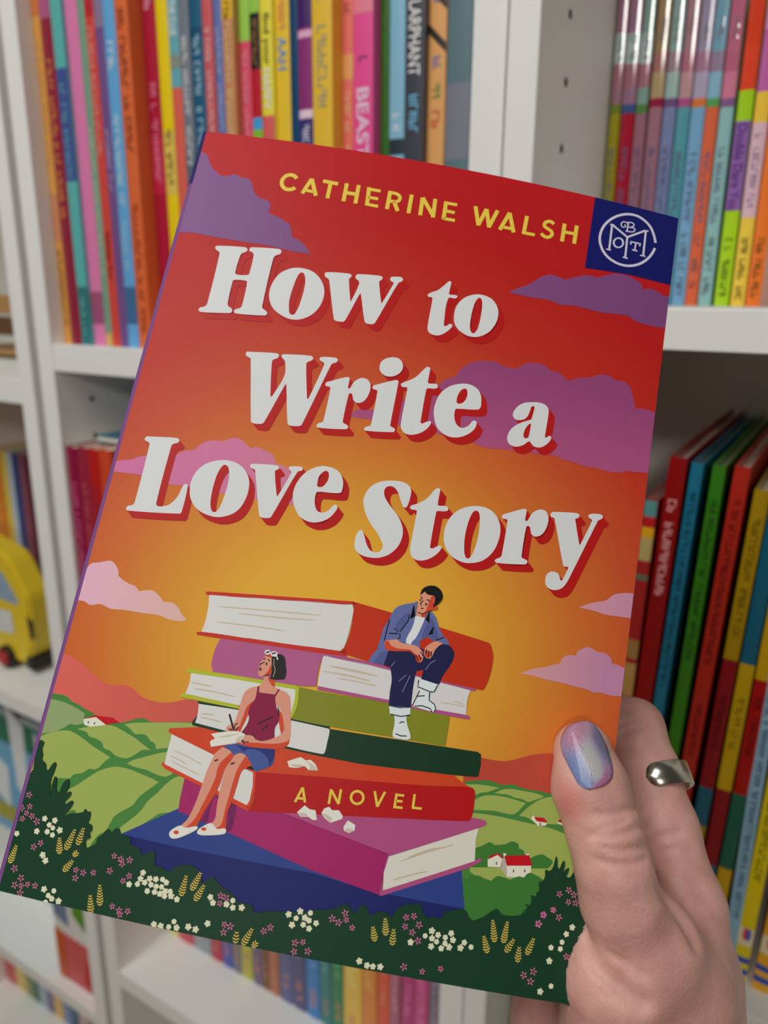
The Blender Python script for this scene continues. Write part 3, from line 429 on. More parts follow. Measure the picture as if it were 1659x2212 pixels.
def shell(name, off_o, off_i, v0, v1, u1, mats):
    # U-shaped sheet: front panel, rounded spine, back panel
    def prof(o):
        P = [(u, -float(beta(u)) - o) for u in reversed([x for x in UC if x < u1 - .01] + [u1])]
        for k in range(1, 12):
            a = math.pi * k / 12; P.append((-(SPB + o) * math.sin(a), BTH / 2 - (BTH / 2 + o) * math.cos(a)))
        P += [(u, BTH + o) for u in [0, u1 * .5, u1]]
        return P
    A, Bp = prof(off_o), prof(off_i); n = len(A); V = []
    nf = len([x for x in UC if x < u1 - .01]) + 1
    for v in (v0, v1): V += [(u, v, w_) for u, w_ in A] + [(u, v, w_) for u, w_ in Bp]
    V = [tuple(c * MM for c in p) for p in V]; F = []; MI = []
    for i in range(n - 1):
        F.append((i, i + 1, 2 * n + i + 1, 2 * n + i)); MI.append(0 if i < nf - 1 else 1)
        F.append((n + i + 1, n + i, 3 * n + i, 3 * n + i + 1)); MI.append(1)
        F.append((n + i, n + i + 1, i + 1, i)); MI.append(1); F.append((2 * n + i, 2 * n + i + 1, 3 * n + i + 1, 3 * n + i)); MI.append(1)
    F.append((0, 2 * n, 3 * n, n)); MI.append(0); F.append((n - 1, 2 * n - 1, 4 * n - 1, 3 * n - 1)); MI.append(1)
    o = mesh(name, V, F, None, novel); me = o.data
    for m in mats: me.materials.append(m)
    me.polygons.foreach_set('material_index', MI)
    uvl = me.uv_layers.new(name='UVMap')
    for l in me.loops: c = me.vertices[l.vertex_index].co; uvl.data[l.index].uv = (c.x, c.y)
    bm = bmesh.new(); bm.from_mesh(me); bmesh.ops.recalc_face_normals(bm, faces=bm.faces); bm.to_mesh(me); bm.free()
    return o
SKY = skymat()
jacket = shell('dust_jacket', 0, -.3, 0, BH, BW, [SKY, purple])
shell('hard_case', -.4, -2.6, .6, BH - .6, BW - .6, [mat((70, 60, 110), .6), mat((70, 60, 110), .6)])
V = []; F = []
cols = [2.] + [u for u in UC if 3 < u < BW - 6] + [BW - 4]
for v in (3.5, BH - 3.5):
    for u in cols: V += [(u * MM, v * MM, (2.8 - float(beta(u))) * MM), (u * MM, v * MM, (BTH - 2.8) * MM)]
n = len(cols)
for i in range(n - 1):
    a = 2 * i; b_ = 2 * n + 2 * i
    F += [(a, a + 2, b_ + 2, b_), (a + 1, b_ + 1, b_ + 3, a + 3), (a, a + 1, a + 3, a + 2), (b_, b_ + 2, b_ + 3, b_ + 1)]
F += [(0, 2 * n, 2 * n + 1, 1), (2 * n - 2, 2 * n - 1, 4 * n - 1, 4 * n - 2)]
mesh('page_block', V, F, pagem, novel)
# navy head of the spine
V = []; F = []
for v in (0, 17.5):
    for k in range(0, 13):
        a = math.pi * k / 12; V.append((-(SPB + .06) * math.sin(a) * MM, v * MM, (BTH / 2 - (BTH / 2 + .06) * math.cos(a)) * MM))
F = [(i, i + 1, 14 + i, 13 + i) for i in range(12)]
mesh('printed_spine_head', V, F, navy, jacket)

# ------------------------------------------------------------------ jacket print: flat ink shapes lying on the jacket
ART = [
 ('printed_cloud',1,('u', 0, 70, (124, 82, 132), (116, 72, 116)),[
  'S|-85,1694 -72,363 -2,348 68,366 129,424 190,532 299,647 417,701 517,688* 588,648 679,692* 758,688 847,727 889,809 931,892 1016,967 1112,991 1188,1029 1218,1112 1201,1189* 1299,1224 1444,1275 1546,1333 1593,1423 1620,1517* 1702,1540 1802,1596 1886,1679 1933,1743* 1810,1733 1678,1738 1498,1720 1271,1700 1004,1700 732,1692 504,1683 227,1664 -21,1681',
 ]),
 ('printed_cloud',1,('u', 90, 141, (122, 74, 122), (116, 64, 112)),[
  'S|4754,1757* 4850,1689 4969,1615 5064,1534 5179,1425 5300,1365 5433,1376 5501,1395* 5664,1308 5821,1245 5965,1245* 6089,1178 6216,1122 6370,1106 6509,1141 6605,1188 6637,1263* 6745,1223 6860,1240 6956,1286* 7043,1251 7213,1217* 7223,1723* 7034,1761 6901,1779 6722,1783 6564,1765 6469,1719 6250,1739 6055,1764 5857,1754 5639,1760 5491,1784 5334,1751 5121,1766 4906,1769',
 ]),
 ('printed_cloud',1,('v', 58, 92, (140, 66, 112), (174, 84, 124)),[
  'S|4030,3316 4106,3212 4230,3149* 4283,3031 4389,2920 4505,2861 4730,2824 4840,2856 4947,2870 5050,2854* 5122,2771 5200,2731 5390,2721 5505,2785* 5633,2789 5728,2856 5793,2863* 5911,2791 6036,2762* 6177,2684 6315,2667 6407,2708* 6549,2707 6645,2785 6693,2908 6734,3009 6733,3054* 6850,3026 7004,3033 7191,3006* 7206,3892* 7033,3917 6875,3941 6748,3954 6626,4003 6459,4019 6310,4010 6164,4021 5993,3995 5825,3990 5716,3960 5534,3989 5368,3989 5124,4014 4962,4027 4801,4050 4676,4034 4570,4014 4076,3988 3571,3979 3243,3972 2945,3985* 2971,3909 3081,3844 3270,3823 3585,3615 3836,3487',
 ]),
 ('printed_cloud',1,('u', 0, 95, (196, 104, 152), (196, 128, 140)),[
  'S|-166,5313* -140,5179* -41,5159 53,5110 195,5076 270,5032 367,4994 529,4956 774,4915 863,4846 1000,4801 1082,4701 1193,4639 1358,4621* 1469,4558 1572,4551 1670,4609 1732,4652* 1840,4622 1929,4649 2040,4682 2092,4748 2107,4798* 2213,4811 2304,4847 2359,4911 2456,5312* 2383,5305 2219,5304 1977,5318 1704,5294 1482,5319 1269,5298 1062,5303 876,5314 792,5318 614,5285 374,5261 225,5265 76,5272 -70,5283',
 ]),
 ('printed_cloud',1,('u', 0, 42, (214, 166, 186), (208, 170, 142)),[
  'S|-281,7060* -205,6682* -48,6652 -3,6594 46,6518 140,6489 220,6457 298,6443 365,6480 424,6555 440,6613* 514,6655 604,6687 696,6706 753,6756* 856,6725 929,6718 1013,6757 1105,6830* 1213,6822 1296,6860 1371,6941 1452,6997* 1375,7029 1230,7032 1096,7009 1004,7009 823,7018 644,7021 450,7039 304,7006 175,7041 84,7009 -51,7016',
 ]),
 ('printed_cloud',1,('u', 115, 141, (208, 150, 150), (190, 132, 160)),[
  'S|6325,5899* 6441,5834 6559,5780 6673,5738 6762,5647 6913,5591 7020,5576 7279,5538* 7259,5891* 7016,5901 6865,5912 6697,5922 6513,5904',
 ]),
 ('printed_cloud',1,('u', 100, 136, (214, 160, 140), (182, 124, 158)),[
  'S|5691,6869* 5774,6819 5863,6772 5990,6731 6098,6681 6178,6648* 6215,6565 6294,6520 6373,6511* 6389,6455 6462,6399 6515,6377 6584,6388 6643,6412 6729,6407 6801,6435 6844,6480 6856,6525* 6931,6522 7008,6543 7212,6528* 7194,6883* 7005,6907 6877,6919 6752,6907 6668,6923 6586,6903 6414,6895 6236,6882 6036,6879 5859,6866',
 ]),
 ('printed_hill',1,('u', 0, 60, (208, 96, 86), (184, 74, 60)),[
  'S|-31,8773* -221,7695* -40,7702 95,7700 206,7738 365,7818 516,7899 614,7943 732,7949 887,7920 1004,7949 1089,8001 1206,8035 1368,8038 1536,8001 1671,7947 1894,7921* 2005,8379*',
 ]),
 ('printed_hill',1,('u', 90, 141, (180, 68, 50), (176, 72, 56)),[
  'S|5232,8482* 5146,7972* 5339,7950 5424,7955 5536,7955 5662,7948* 5782,7904 5901,7849 6035,7796 6215,7753 7095,7625* 7175,8279*',
 ]),
 ('printed_hedge',2,(70, 124, 60),[
  'S|-223,8199* -71,8171 -16,8178 42,8187 135,8183 215,8202 281,8241 378,8257 462,8292 540,8311 621,8338 684,8368 833,8381 954,8363 1035,8331 1098,8297 1179,8264 1252,8267 1310,8285 1515,8250 1768,8202 2025,8170* 2387,9675* -114,10175*',
  'S|5226,8612* 5213,8283 5276,8246 5383,8220 5464,8203 5576,8206 5676,8221 5813,8194 5914,8212 6028,8219 6168,8214 6283,8221 7159,8150* 7283,9164* 5372,9474*',
 ]),
 ('printed_field',3,(138, 156, 106),[
  'S|-111,8282* -35,8267 63,8257 216,8271 355,8304 478,8348* 476,8408 492,8464* 393,8500 321,8505 263,8559 170,8619 70,8656 -108,8723*',
 ]),
 ('printed_field',3,(150, 166, 84),[
  'S|-92,8779* 57,8675 170,8619 325,8581 420,8596 542,8639 646,8686 747,8724 846,8755 927,8789* 884,8830 821,8925 777,8958* 707,8964 635,9027 537,9063 499,9120* 328,9154 282,9245 239,9221 112,9344*',
  'S|433,8543* 538,8497 672,8454 790,8423 880,8423 977,8446 1075,8477 1172,8509 1274,8556 1394,8607* 1293,8627 1236,8679 1178,8731 1115,8760 988,8752 905,8710 820,8694 777,8635 697,8609 602,8594 554,8553',
  'S|994,8376* 1109,8337 1312,8294 1685,8223 1890,8196* 1912,8283* 1607,8541* 1458,8583* 1426,8526 1357,8498 1300,8451 1228,8448 1160,8461 1075,8410',
  'S|1147,8812* 1221,8756 1362,8688 1488,8630 1665,8563* 1758,8792* 1655,8869 1532,8868 1420,8841 1313,8837 1222,8830',
  'S|488,9269* 619,9161 745,9038 847,8953 1005,8880 1180,8871 1365,8900 1475,8920 1587,8947* 1491,9047 1396,9154 1338,9262 1238,9346 1154,9427 1125,9512 1096,9598 1013,9678 947,9817* 865,9897* 669,9459 527,9584* 529,9407',
  'S|1254,9535* 1362,9418 1453,9304 1508,9181 1601,9066 1676,8954 1773,8854 1902,8813* 1998,9198* 1676,9292* 1481,9474 1290,9607*',
  'S|5228,8295* 5391,8269 5557,8261 5642,8266* 5564,8306 5513,8335 5420,8364 5333,8425*',
  'S|5596,8333* 5686,8278 5793,8250 5933,8248 6088,8248 6211,8266* 6153,8302 6074,8342 6021,8364 5948,8344 5849,8341 5763,8324 5666,8330',
  'S|5341,8469* 5466,8389 5573,8363 5698,8355 5839,8363 5996,8382* 5950,8448 5890,8517 5824,8541 5727,8539 5629,8536 5520,8548 5330,8575*',
  'S|5936,8542* 6006,8452 6092,8365 6194,8295 6288,8259 7022,8175* 7071,8561* 6500,8551 6291,8572 6121,8562 6020,8540',
  'S|5336,8606* 5527,8592 5735,8589 5945,8598 6128,8606 6340,8616 6542,8647 7219,8637* 7314,9411* 6233,9583* 5445,9262*',
 ]),
 ('printed_tree',4,(60, 116, 50),[
  'S|5404,9017* 5531,8957 5581,8923 5631,8896 5690,8918* 5757,8904 5822,8883* 5899,8842 5971,8858 5992,8905* 6050,8921 6069,8956 6144,8995* 6208,8953 6287,8927 6361,8953 6422,8988 6378,9071* 6161,9106 5623,9182 5437,9213*',
 ]),
 ('printed_tree',5,(60, 116, 50),[
  'S|5350,9347* 5429,9334 5478,9300 5558,9287 5629,9307* 5713,9318* 5772,9258 5839,9253 5938,9269* 6039,9214 6095,9218* 6155,9158 6240,9169 6313,9196 6467,9297* 6260,9764* 5599,9867* 5422,9774*',
 ]),
 ('printed_cottage_wall',5,(224, 214, 196),[
  'P|475,8416 607,8352 773,8427 589,8484 506,8478',
  'P|5633,9092 5640,9081 5740,9017 5810,9052 5823,9149 5648,9172',
  'P|5870,9118 6167,9070 6174,9148 6155,9160 6095,9220 5890,9245',
  'P|5808,8987 5846,8987 5845,9025 5820,9029',
  'P|6085,8954 6122,8941 6126,8985 6095,8990',
  'P|6084,8549 6112,8499 6150,8564 6290,8566 6280,8594 6185,8614',
  'P|6412,8526 6483,8534 6531,8571 6421,8544',
 ]),
 ('printed_cottage_gable',5,(178, 168, 160),[
  'P|5809,9063 5829,9028 5873,9116 5893,9245 5796,9153',
 ]),
 ('printed_roof',6,(184, 24, 34),[
  'P|474,8413 604,8343 835,8325 937,8366 772,8422 627,8359',
  'P|5638,9089 5655,9044 5751,8999 5803,9026 5808,9057 5745,9020',
  'P|5829,9015 6125,8960 6181,9071 5876,9121',
  'P|6122,8523 6240,8510 6300,8552 6171,8564',
  'P|6419,8525 6443,8495 6538,8518 6541,8537',
 ]),
 ('printed_cottage_window',6,(70, 70, 74),[
  'P|5954,9153 5968,9150 5972,9182 5959,9185',
  'P|6088,9128 6102,9126 6107,9158 6093,9160',
  'P|5735,9100 5749,9098 5754,9130 5741,9132',
  'P|6200,8575 6214,8572 6219,8605 6205,8608',
  'P|537,8427 550,8424 558,8451 544,8454',
  'P|618,8423 631,8420 639,8447 625,8450',
 ]),
 ('printed_blue_book',6,(46, 64, 130),[
  'P|1287,9600 1894,9190 3604,8888 5325,9188 5446,9674 4328,9664 3611,9597 1965,9613',
 ]),
 ('printed_blue_book_front',6,(32, 38, 98),[
  'P|1287,9600 1965,9613 3611,9597 4328,9664 5446,9674 5515,10052 5456,10161 2851,10514 1700,10337',
 ]),
 ('printed_magenta_book_spine',7,(156, 36, 96),[
  'P|1896,9221 1885,9100 1881,8840 2102,8900 2682,9015 3158,9011 4444,9229 4444,9443 4438,9693 3608,9571 2569,9348',
 ]),
 ('printed_magenta_book_cover',7,(168, 76, 122),[
  'P|3110,9006 3568,8928 5356,8653 5514,8659 5559,8685 5547,8717 5470,8761 4450,9260 4421,9233',
  'P|4444,9229 4466,9256 4435,9444 4462,9635 4439,9697 4423,9674 4426,9446',
  'P|4439,9697 4461,9631 5482,9129 5548,9089 5567,9119 5426,9220 4451,9699',
 ]),
 ('printed_page_block',8,(208, 204, 192),[
  'P|4461,9258 5470,8761 5455,8894 5483,9133 4462,9635 4435,9444',
 ]),
 ('printed_leg_shadow',8,(108, 28, 84),[
  'S|2292,8973* 2336,8954* 2568,9022* 2578,9221 2556,9330* 2505,9340* 2490,9149',
  'P|2187,9284 2290,8962 2269,9079 2270,9280',
 ]),
 ('printed_novel_cover',8,(196, 66, 34),[
  'P|1556,8360 1557,8315 1967,8220 3443,8107 5037,8198 5171,8272 5325,8332 4099,8476 2714,8626 2643,8640 2129,8531',
 ]),
 ('printed_novel_page_block',9,(208, 206, 202),[
  'P|1603,8377 2158,8514 2681,8625 2708,8770 2709,8984 2686,9015 1604,8744 1599,8581 1606,8440',
 ]),
 ('printed_novel_edge',10,(204, 64, 40),[
  'P|1564,8743 1577,8712 1613,8734 2683,9000 2716,9016 2721,9062 2671,9053 2105,8898 1626,8785',
  'P|2678,8623 2723,8631 2746,8831 2726,9059 2680,9016 2714,8927 2707,8770',
 ]),
 ('printed_novel_spine',10,(172, 22, 26),[
  'S|2711,8614* 3391,8532 4096,8463 4803,8387 5288,8317 5349,8347 5367,8458 5370,8594 5350,8694 5316,8707 4405,8832 3479,8956 2729,9064* 2750,8890',
 ]),
 ('printed_dark_green_book',9,(24, 54, 36),[
  'P|1812,7927 3009,7923 3478,7918 3477,7959 5316,7896 5359,7918 5375,8032 5369,8174 5339,8188 5016,8219 3943,8292 3451,8293 3000,8282 1824,8226 1815,8191 1871,8079 1843,7966',
 ]),
 ('printed_page_block',10,(206, 205, 202),[
  'S|1843,7966* 2350,7946 3014,7947 3434,7958 3477,7964 3488,8000 3485,8125 3478,8242 3453,8263 2994,8254 1854,8193* 1861,8098',
 ]),
 ('printed_olive_book_spine',10,(124, 128, 34),[
  'S|3012,7541* 3327,7543 4137,7527 4837,7537 4897,7548 4904,7591 4905,7898* 4232,7911 3407,7932 3003,7930* 3037,7739',
 ]),
 ('printed_olive_book_edge',10,(172, 176, 46),[
  'P|1590,7604 1597,7582 1618,7573 2258,7547 3012,7529 3032,7606 3040,7740 3018,7923 2959,7890 2979,7701 2967,7594 1635,7627',
  'P|1602,7927 1601,7888 1651,7872 2314,7869 2356,7933 1817,7932 1638,7927',
 ]),
 ('printed_page_block',11,(208, 206, 203),[
  'S|1661,7625* 2269,7596 2974,7579* 2989,7665 2982,7877* 2337,7890 1652,7877* 1669,7778 1669,7692',
 ]),
 ('printed_pink_book_spine',10,(168, 88, 130),[
  'S|1928,7131* 3232,7078* 3207,7281 3219,7495* 3011,7524 1923,7562* 1885,7462 1889,7270',
 ]),
 ('printed_pink_book_edge',11,(168, 78, 130),[
  'P|3214,7065 4082,7091 5149,7152 5170,7166 5155,7187 4090,7134 3224,7112',
  'P|3232,7490 4128,7486 4719,7494 5142,7493 5156,7510 5146,7535 4727,7540 4135,7523 3240,7529',
 ]),
 ('printed_page_block',11,(206, 202, 202),[
  'S|3243,7100* 4089,7124 4661,7161 5108,7187* 5088,7298 5101,7489* 4719,7494 4129,7488 3238,7486* 3230,7415 3230,7277 3227,7139',
 ]),
 ('printed_orange_book_spine',12,(184, 50, 26),[
  'S|3448,6385* 3959,6430 5204,6563 5256,6577 5296,6647 5321,6727 5324,6866 5306,7023 5268,7141 5249,7155 4658,7145 4086,7108 3407,7036* 3472,6939 3503,6737 3488,6499',
 ]),
 ('printed_orange_book_edge',12,(188, 48, 38),[
  'P|1609,6634 1613,6606 1628,6600 3470,6383 3528,6404 3470,6431 1648,6645',
  'P|1613,7150 1615,7121 1678,7104 2997,7040 3452,7010 3491,6985 3516,7067 3238,7089 1895,7143',
 ]),
 ('printed_page_block',12,(208, 206, 203),[
  'S|1656,6640* 3442,6424 3478,6426 3488,6474 3492,6633 3481,6847 3453,7001 3435,7016 2998,7043 1670,7109* 1687,6956 1680,6779',
 ]),
 ('printed_page_lines',13,(192, 178, 154),[
  'V|16|1795,6763 2387,6700 3107,6630',
  'V|16|2075,6798 2579,6757 3051,6703',
  'V|16|1831,6952 2257,6923 2700,6903',
  'V|15|3335,7219 3651,7215 3955,7235',
  'V|15|3263,7300 3578,7289 3863,7304',
  'V|15|3449,7347 3695,7344 3941,7349',
  'V|15|1688,7732 1822,7732 1955,7733',
  'V|15|1748,7797 2013,7790 2263,7799',
  'V|15|1905,8073 1990,8062 2060,8060',
  'V|15|1897,8116 2038,8115 2163,8125',
  'V|12|1665,8551 1847,8591 2045,8651',
  'V|12|1647,8624 1750,8644 1857,8681',
  'V|12|1672,8677 1857,8727 2050,8770',
  'V|11|4608,9283 4888,9135 5197,8994',
  'V|11|4554,9500 4749,9412 4947,9334',
  'V|11|4691,9225 4929,9095 5063,9050',
  'V|12|3332,7223 3615,7232 3954,7234',
  'V|12|3276,7296 3558,7298 3856,7310',
  'V|12|3455,7345 3708,7345 3949,7354',
  'V|12|4907,7359 4978,7360 5057,7369',
  'V|12|4759,7398 4913,7392 5069,7395',
 ]),
 ('printed_man_shirt',13,(94, 104, 156),[
  'S|4263,6224* 4213,6257 4117,6292 4038,6335 3995,6382 3966,6459 3942,6541 3905,6634 3891,6730 3880,6833 3863,6928 3824,6989 3793,7081* 3991,7091* 4011,6908* 4097,6868* 4383,6802* 4396,6788* 4371,6716* 4463,6640* 4533,6677* 4579,6672 4669,6689 4740,6693* 4740,6668 4713,6627 4661,6598* 4589,6503 4530,6389 4500,6355 4454,6317* 4394,6384* 4272,6407* 4266,6330',
 ]),
 ('printed_man_shirt_fold',14,(80, 88, 140),[
  'S|4120,6437* 4180,6378* 4192,6486 4116,6633 4090,6661 4009,6731* 4086,6638 4043,6577',
  'P|3923,6940 4011,6908 3991,7089 3857,7082',
  'P|4476,6399 4538,6481 4603,6625 4541,6675 4470,6634 4402,6694 4397,6618 4433,6470',
 ]),
 ('printed_man_tee',14,(212, 214, 216),[
  'S|4269,6412* 4392,6406* 4380,6481 4327,6670 4279,6749 4280,6779* 4212,6769* 4209,6708 4259,6551',
 ]),
 ('printed_man_jeans',15,(32, 34, 72),[
  'S|4012,6907* 4321,6848 4397,6791 4457,6808 4587,6741 4639,6710 4736,6691 4818,6753 4834,6806 4816,6907 4733,7089 4709,7193* 4610,7195 4475,7168* 4485,7050* 4400,7086* 4396,7263 4411,7529* 4282,7560 4139,7560* 4123,7383 4119,7247 4078,7103* 3989,7085*',
 ]),
 ('printed_man_shoes',15,(208, 216, 222),[
  'S|4142,7557* 4408,7523* 4419,7620* 4380,7634 4405,7737 4458,7835 4470,7886 4437,7911 4376,7917 4264,7911 4247,7860 4250,7766 4231,7662* 4173,7652*',
  'S|4475,7166* 4698,7193* 4669,7287* 4609,7306 4625,7398 4710,7444 4722,7496 4704,7529* 4584,7522 4424,7507* 4450,7404 4474,7303 4453,7266*',
 ]),
 ('printed_man_skin',15,(212, 142, 116),[
  'S|4283,6137* 4325,6085* 4371,6120 4459,6123 4473,6156 4476,6262* 4515,6238 4529,6255 4523,6280 4459,6302* 4412,6349 4400,6361* 4391,6409* 4273,6413* 4278,6375* 4273,6344 4275,6249 4277,6194',
  'S|3993,6772* 4105,6743* 4143,6775 4268,6778 4331,6777 4398,6803 4442,6849 4453,6931 4421,6974 4380,6960 4354,6904 4274,6854* 4009,6899 3960,6864 3951,6796',
  'S|4668,6686* 4580,6675 4537,6699 4470,6766 4455,6815 4466,6875 4526,6905 4559,6872 4584,6791 4621,6730',
 ]),
 ('printed_man_skin_shade',16,(198, 68, 40),[
  'S|4428,6125* 4466,6125* 4480,6241 4521,6245 4523,6280 4460,6304* 4411,6345 4360,6371* 4385,6331 4406,6224',
  'S|3947,6797* 3995,6780* 4036,6834 4141,6852 4280,6841 4366,6886 4445,6909* 4421,6974 4380,6960 4354,6904 4275,6857* 4010,6900 3960,6864',
  'P|4455,6815 4510,6812 4550,6820 4526,6905 4475,6881',
  'P|4334,6380 4400,6359 4391,6409 4349,6416',
 ]),
 ('printed_man_hair',17,(22, 24, 24),[
  'S|4285,6146* 4283,6113 4298,6063 4338,6023 4390,6001 4453,5996 4513,6021 4553,6068 4567,6121 4549,6180 4503,6237 4465,6269* 4476,6195 4469,6133 4435,6119 4371,6116 4330,6088* 4301,6126',
 ]),
 ('printed_man_ink',17,(22, 24, 24),[
  'L|12|4292,6163 4320,6187',
  'L|12|4375,6186 4399,6186 4418,6206',
  'L|12|4331,6207 4300,6252 4323,6272',
  'L|12|4321,6307 4352,6303',
  'L|12|4292,6363 4345,6374 4396,6348 4453,6310',
  'L|12|4227,6286 4211,6462 4265,6413',
  'L|12|4434,6337 4453,6467 4402,6429',
  'L|12|4191,6415 4189,6494 4114,6641',
  'L|12|3954,6520 3939,6794',
  'L|12|4030,6614 4091,6645',
  'L|12|3981,6688 4092,6672',
  'L|12|4114,6664 4125,6720 4096,6737',
  'L|12|4515,6505 4475,6618 4525,6585',
  'L|12|4570,6666 4671,6608',
  'L|12|4359,6891 4402,6956',
  'L|12|4392,6877 4434,6935',
  'L|12|4413,6839 4452,6885',
  'L|12|4479,6795 4484,6864',
  'L|12|4509,6809 4519,6888',
  'L|12|4545,6810 4548,6874',
  'S|4305,6204 4304,6210 4302,6216 4298,6218 4293,6217 4288,6214 4286,6208 4286,6201 4289,6196 4293,6194 4298,6194 4302,6198',
  'S|4388,6243 4388,6251 4384,6258 4379,6261 4373,6260 4368,6255 4365,6248 4365,6240 4368,6233 4373,6230 4380,6231 4385,6236',
  'L|12|4180,7651 4313,7653 4418,7616',
  'L|12|4446,7185 4453,7266 4614,7298 4662,7289 4693,7200',
  'L|12|4482,7309 4426,7503',
  'L|12|4283,7867 4355,7880 4422,7868',
  'L|12|4307,7735 4338,7712 4366,7715',
  'L|12|4454,7501 4548,7481 4649,7496 4676,7531',
  'L|12|4609,7306 4618,7399 4688,7434 4716,7477 4704,7526',
  'L|12|4460,7381 4554,7357',
 ]),
 ('printed_man_seams',17,(118, 116, 160),[
  'L|10|4081,7085 4118,7019',
  'L|10|4210,7243 4285,7153',
  'L|10|4275,7368 4334,7151',
  'L|10|4507,7049 4554,6957 4616,6903',
 ]),
 ('printed_woman_skin',13,(208, 142, 120),[
  'S|2525,7250* 2600,7240* 2635,7398 2620,7466 2605,7489* 2627,7529 2665,7579 2721,7594 2785,7614 2867,7631 2922,7671 2949,7736 3002,7966 3032,8148 3006,8209 2862,8261 2707,8296 2609,8296 2507,8334 2443,8325 2429,8281 2488,8220 2565,8217 2624,8244 2703,8247 2786,8213 2873,8165 2944,8102* 2886,7925 2803,7814 2639,7845 2518,7779* 2492,7810 2447,7869 2420,7982 2392,8119* 2401,8155 2376,8191 2289,8209 2254,8201 2241,8173 2267,8143 2323,8101* 2335,8042 2344,7965 2348,7869 2357,7765 2382,7703 2437,7654 2510,7625 2553,7581 2566,7534 2556,7504* 2509,7503 2484,7479 2480,7434 2484,7407 2474,7390 2476,7357 2502,7294',
  'S|2178,8493* 2254,8404* 2345,8427* 2404,8473* 2284,8634 2251,8800 2233,8928 2172,9075 2113,9276 2032,9387* 1968,9371* 2030,9281 2074,9116 2101,8931 2129,8698 2165,8542',
  'S|2406,8479* 2468,8432 2555,8445 2589,8484 2537,8574 2501,8627 2483,8812 2473,8973 2453,9144 2441,9297* 2364,9323 2321,9292 2351,9220 2338,9066 2332,8887 2331,8728 2340,8612',
 ]),
 ('printed_woman_skin_shade',14,(198, 68, 40),[
  'S|2443,8322* 2607,8287 2860,8252 3003,8197 3025,8162* 3029,8223 2976,8280 2874,8317 2683,8335 2509,8343*',
  'S|2498,7805* 2470,7941 2465,8005 2417,8199* 2387,8182* 2420,7982 2437,7884',
  'S|2829,7847* 2883,7913 2937,8072 2918,8133* 2881,8052 2850,7963',
  'P|2526,7245 2552,7221 2596,7234 2605,7254 2539,7251',
  'S|2617,7331* 2645,7435 2630,7464 2562,7478* 2596,7419',
  'S|2608,7489* 2696,7509* 2721,7599* 2679,7583 2635,7534',
  'P|2261,8200 2288,8176 2312,8197 2379,8146 2397,8168 2377,8194 2289,8210',
  'S|2363,8452* 2408,8478 2336,8647 2317,8822 2287,8952 2198,9182 2164,9328* 2032,9387* 2111,9266 2179,9051 2246,8778 2256,8616',
  'S|2551,8451* 2619,8513 2676,8562* 2589,8590 2540,8642 2524,8782 2507,8966 2478,9151 2503,9307* 2377,9328* 2435,9270 2443,9102 2457,8908 2468,8747 2486,8618',
 ]),
 ('printed_woman_top',15,(128, 22, 62),[
  'S|2509,7625* 2531,7624* 2542,7695* 2741,7683* 2770,7607* 2788,7615* 2753,7710 2757,7741 2794,7835 2843,7908 2854,7988 2826,8068 2844,8183* 2757,8231 2678,8252 2622,8238 2564,8211 2486,8214 2433,8201* 2480,8102 2491,8019 2467,7960 2473,7870 2512,7781 2516,7710',
 ]),
 ('printed_woman_shorts',15,(64, 82, 144),[
  'S|2252,8404* 2341,8358 2457,8334 2582,8347 2878,8314* 2889,8393 2882,8498 2713,8606* 2680,8593 2619,8513 2544,8447 2468,8436 2407,8475* 2345,8427',
 ]),
 ('printed_woman_shorts_fold',16,(36, 48, 112),[
  'S|2376,8352* 2582,8347 2879,8312* 2888,8416 2856,8520* 2821,8440 2708,8370 2585,8364 2510,8407* 2441,8368',
 ]),
 ('printed_woman_hair',15,(36, 35, 36),[
  'S|2602,7248* 2646,7221 2680,7197 2727,7199 2767,7231 2793,7304 2820,7389 2824,7459 2813,7485* 2696,7511 2638,7511* 2643,7449 2623,7336',
 ]),
 ('printed_woman_ink',16,(24, 22, 26),[
  'L|11|2505,7295 2532,7279',
  'L|11|2566,7282 2594,7306',
  'L|11|2530,7324 2483,7359 2491,7380',
  'L|11|2550,7495 2626,7463',
  'L|11|2288,8176 2337,8205',
  'L|11|2336,8186 2341,8122 2368,8098',
  'L|11|2353,8202 2390,8138',
  'L|11|2450,8283 2504,8319',
  'L|11|2455,8276 2499,8298 2550,8292',
  'L|21|2243,8015 2337,8186',
  'L|17|2482,7405 2511,7419 2489,7436',
  'S|2570,7339 2570,7347 2567,7353 2562,7356 2557,7355 2551,7351 2548,7344 2548,7336 2551,7330 2556,7327 2562,7328 2567,7332',
  'P|2583,8591 2641,8552 2689,8594',
  'L|16|2192,8580 2232,8558',
  'L|16|2393,8581 2435,8554',
  'L|13|2609,8062 2773,7946',
  'L|13|2678,8124 2737,8051',
  'L|13|2810,7826 2844,7927',
 ]),
 ('printed_woman_white',17,(216, 212, 204),[
  'S|2582,7192 2580,7208 2568,7221 2549,7229 2528,7228 2511,7221 2502,7207 2505,7192 2517,7179 2536,7171 2556,7171 2573,7179',
  'S|2668,7198 2666,7215 2653,7230 2633,7238 2611,7238 2592,7229 2583,7214 2585,7196 2598,7181 2618,7173 2640,7173 2658,7182',
  'L|15|2654,7216 2686,7267',
  'S|2076,8283* 2191,8241 2340,8198 2431,8196* 2486,8220 2429,8318 2260,8379* 2114,8431* 2088,8372 2138,8327*',
  'S|1853,9485 1876,9433 1968,9369 2032,9383 2142,9343 2170,9346 2163,9380 2041,9470 1946,9522 1887,9526',
  'S|2176,9411 2194,9361 2305,9276 2346,9287 2400,9324 2497,9305 2510,9351 2460,9378 2280,9422 2210,9427',
 ]),
 ('printed_woman_detail',18,(196, 186, 164),[
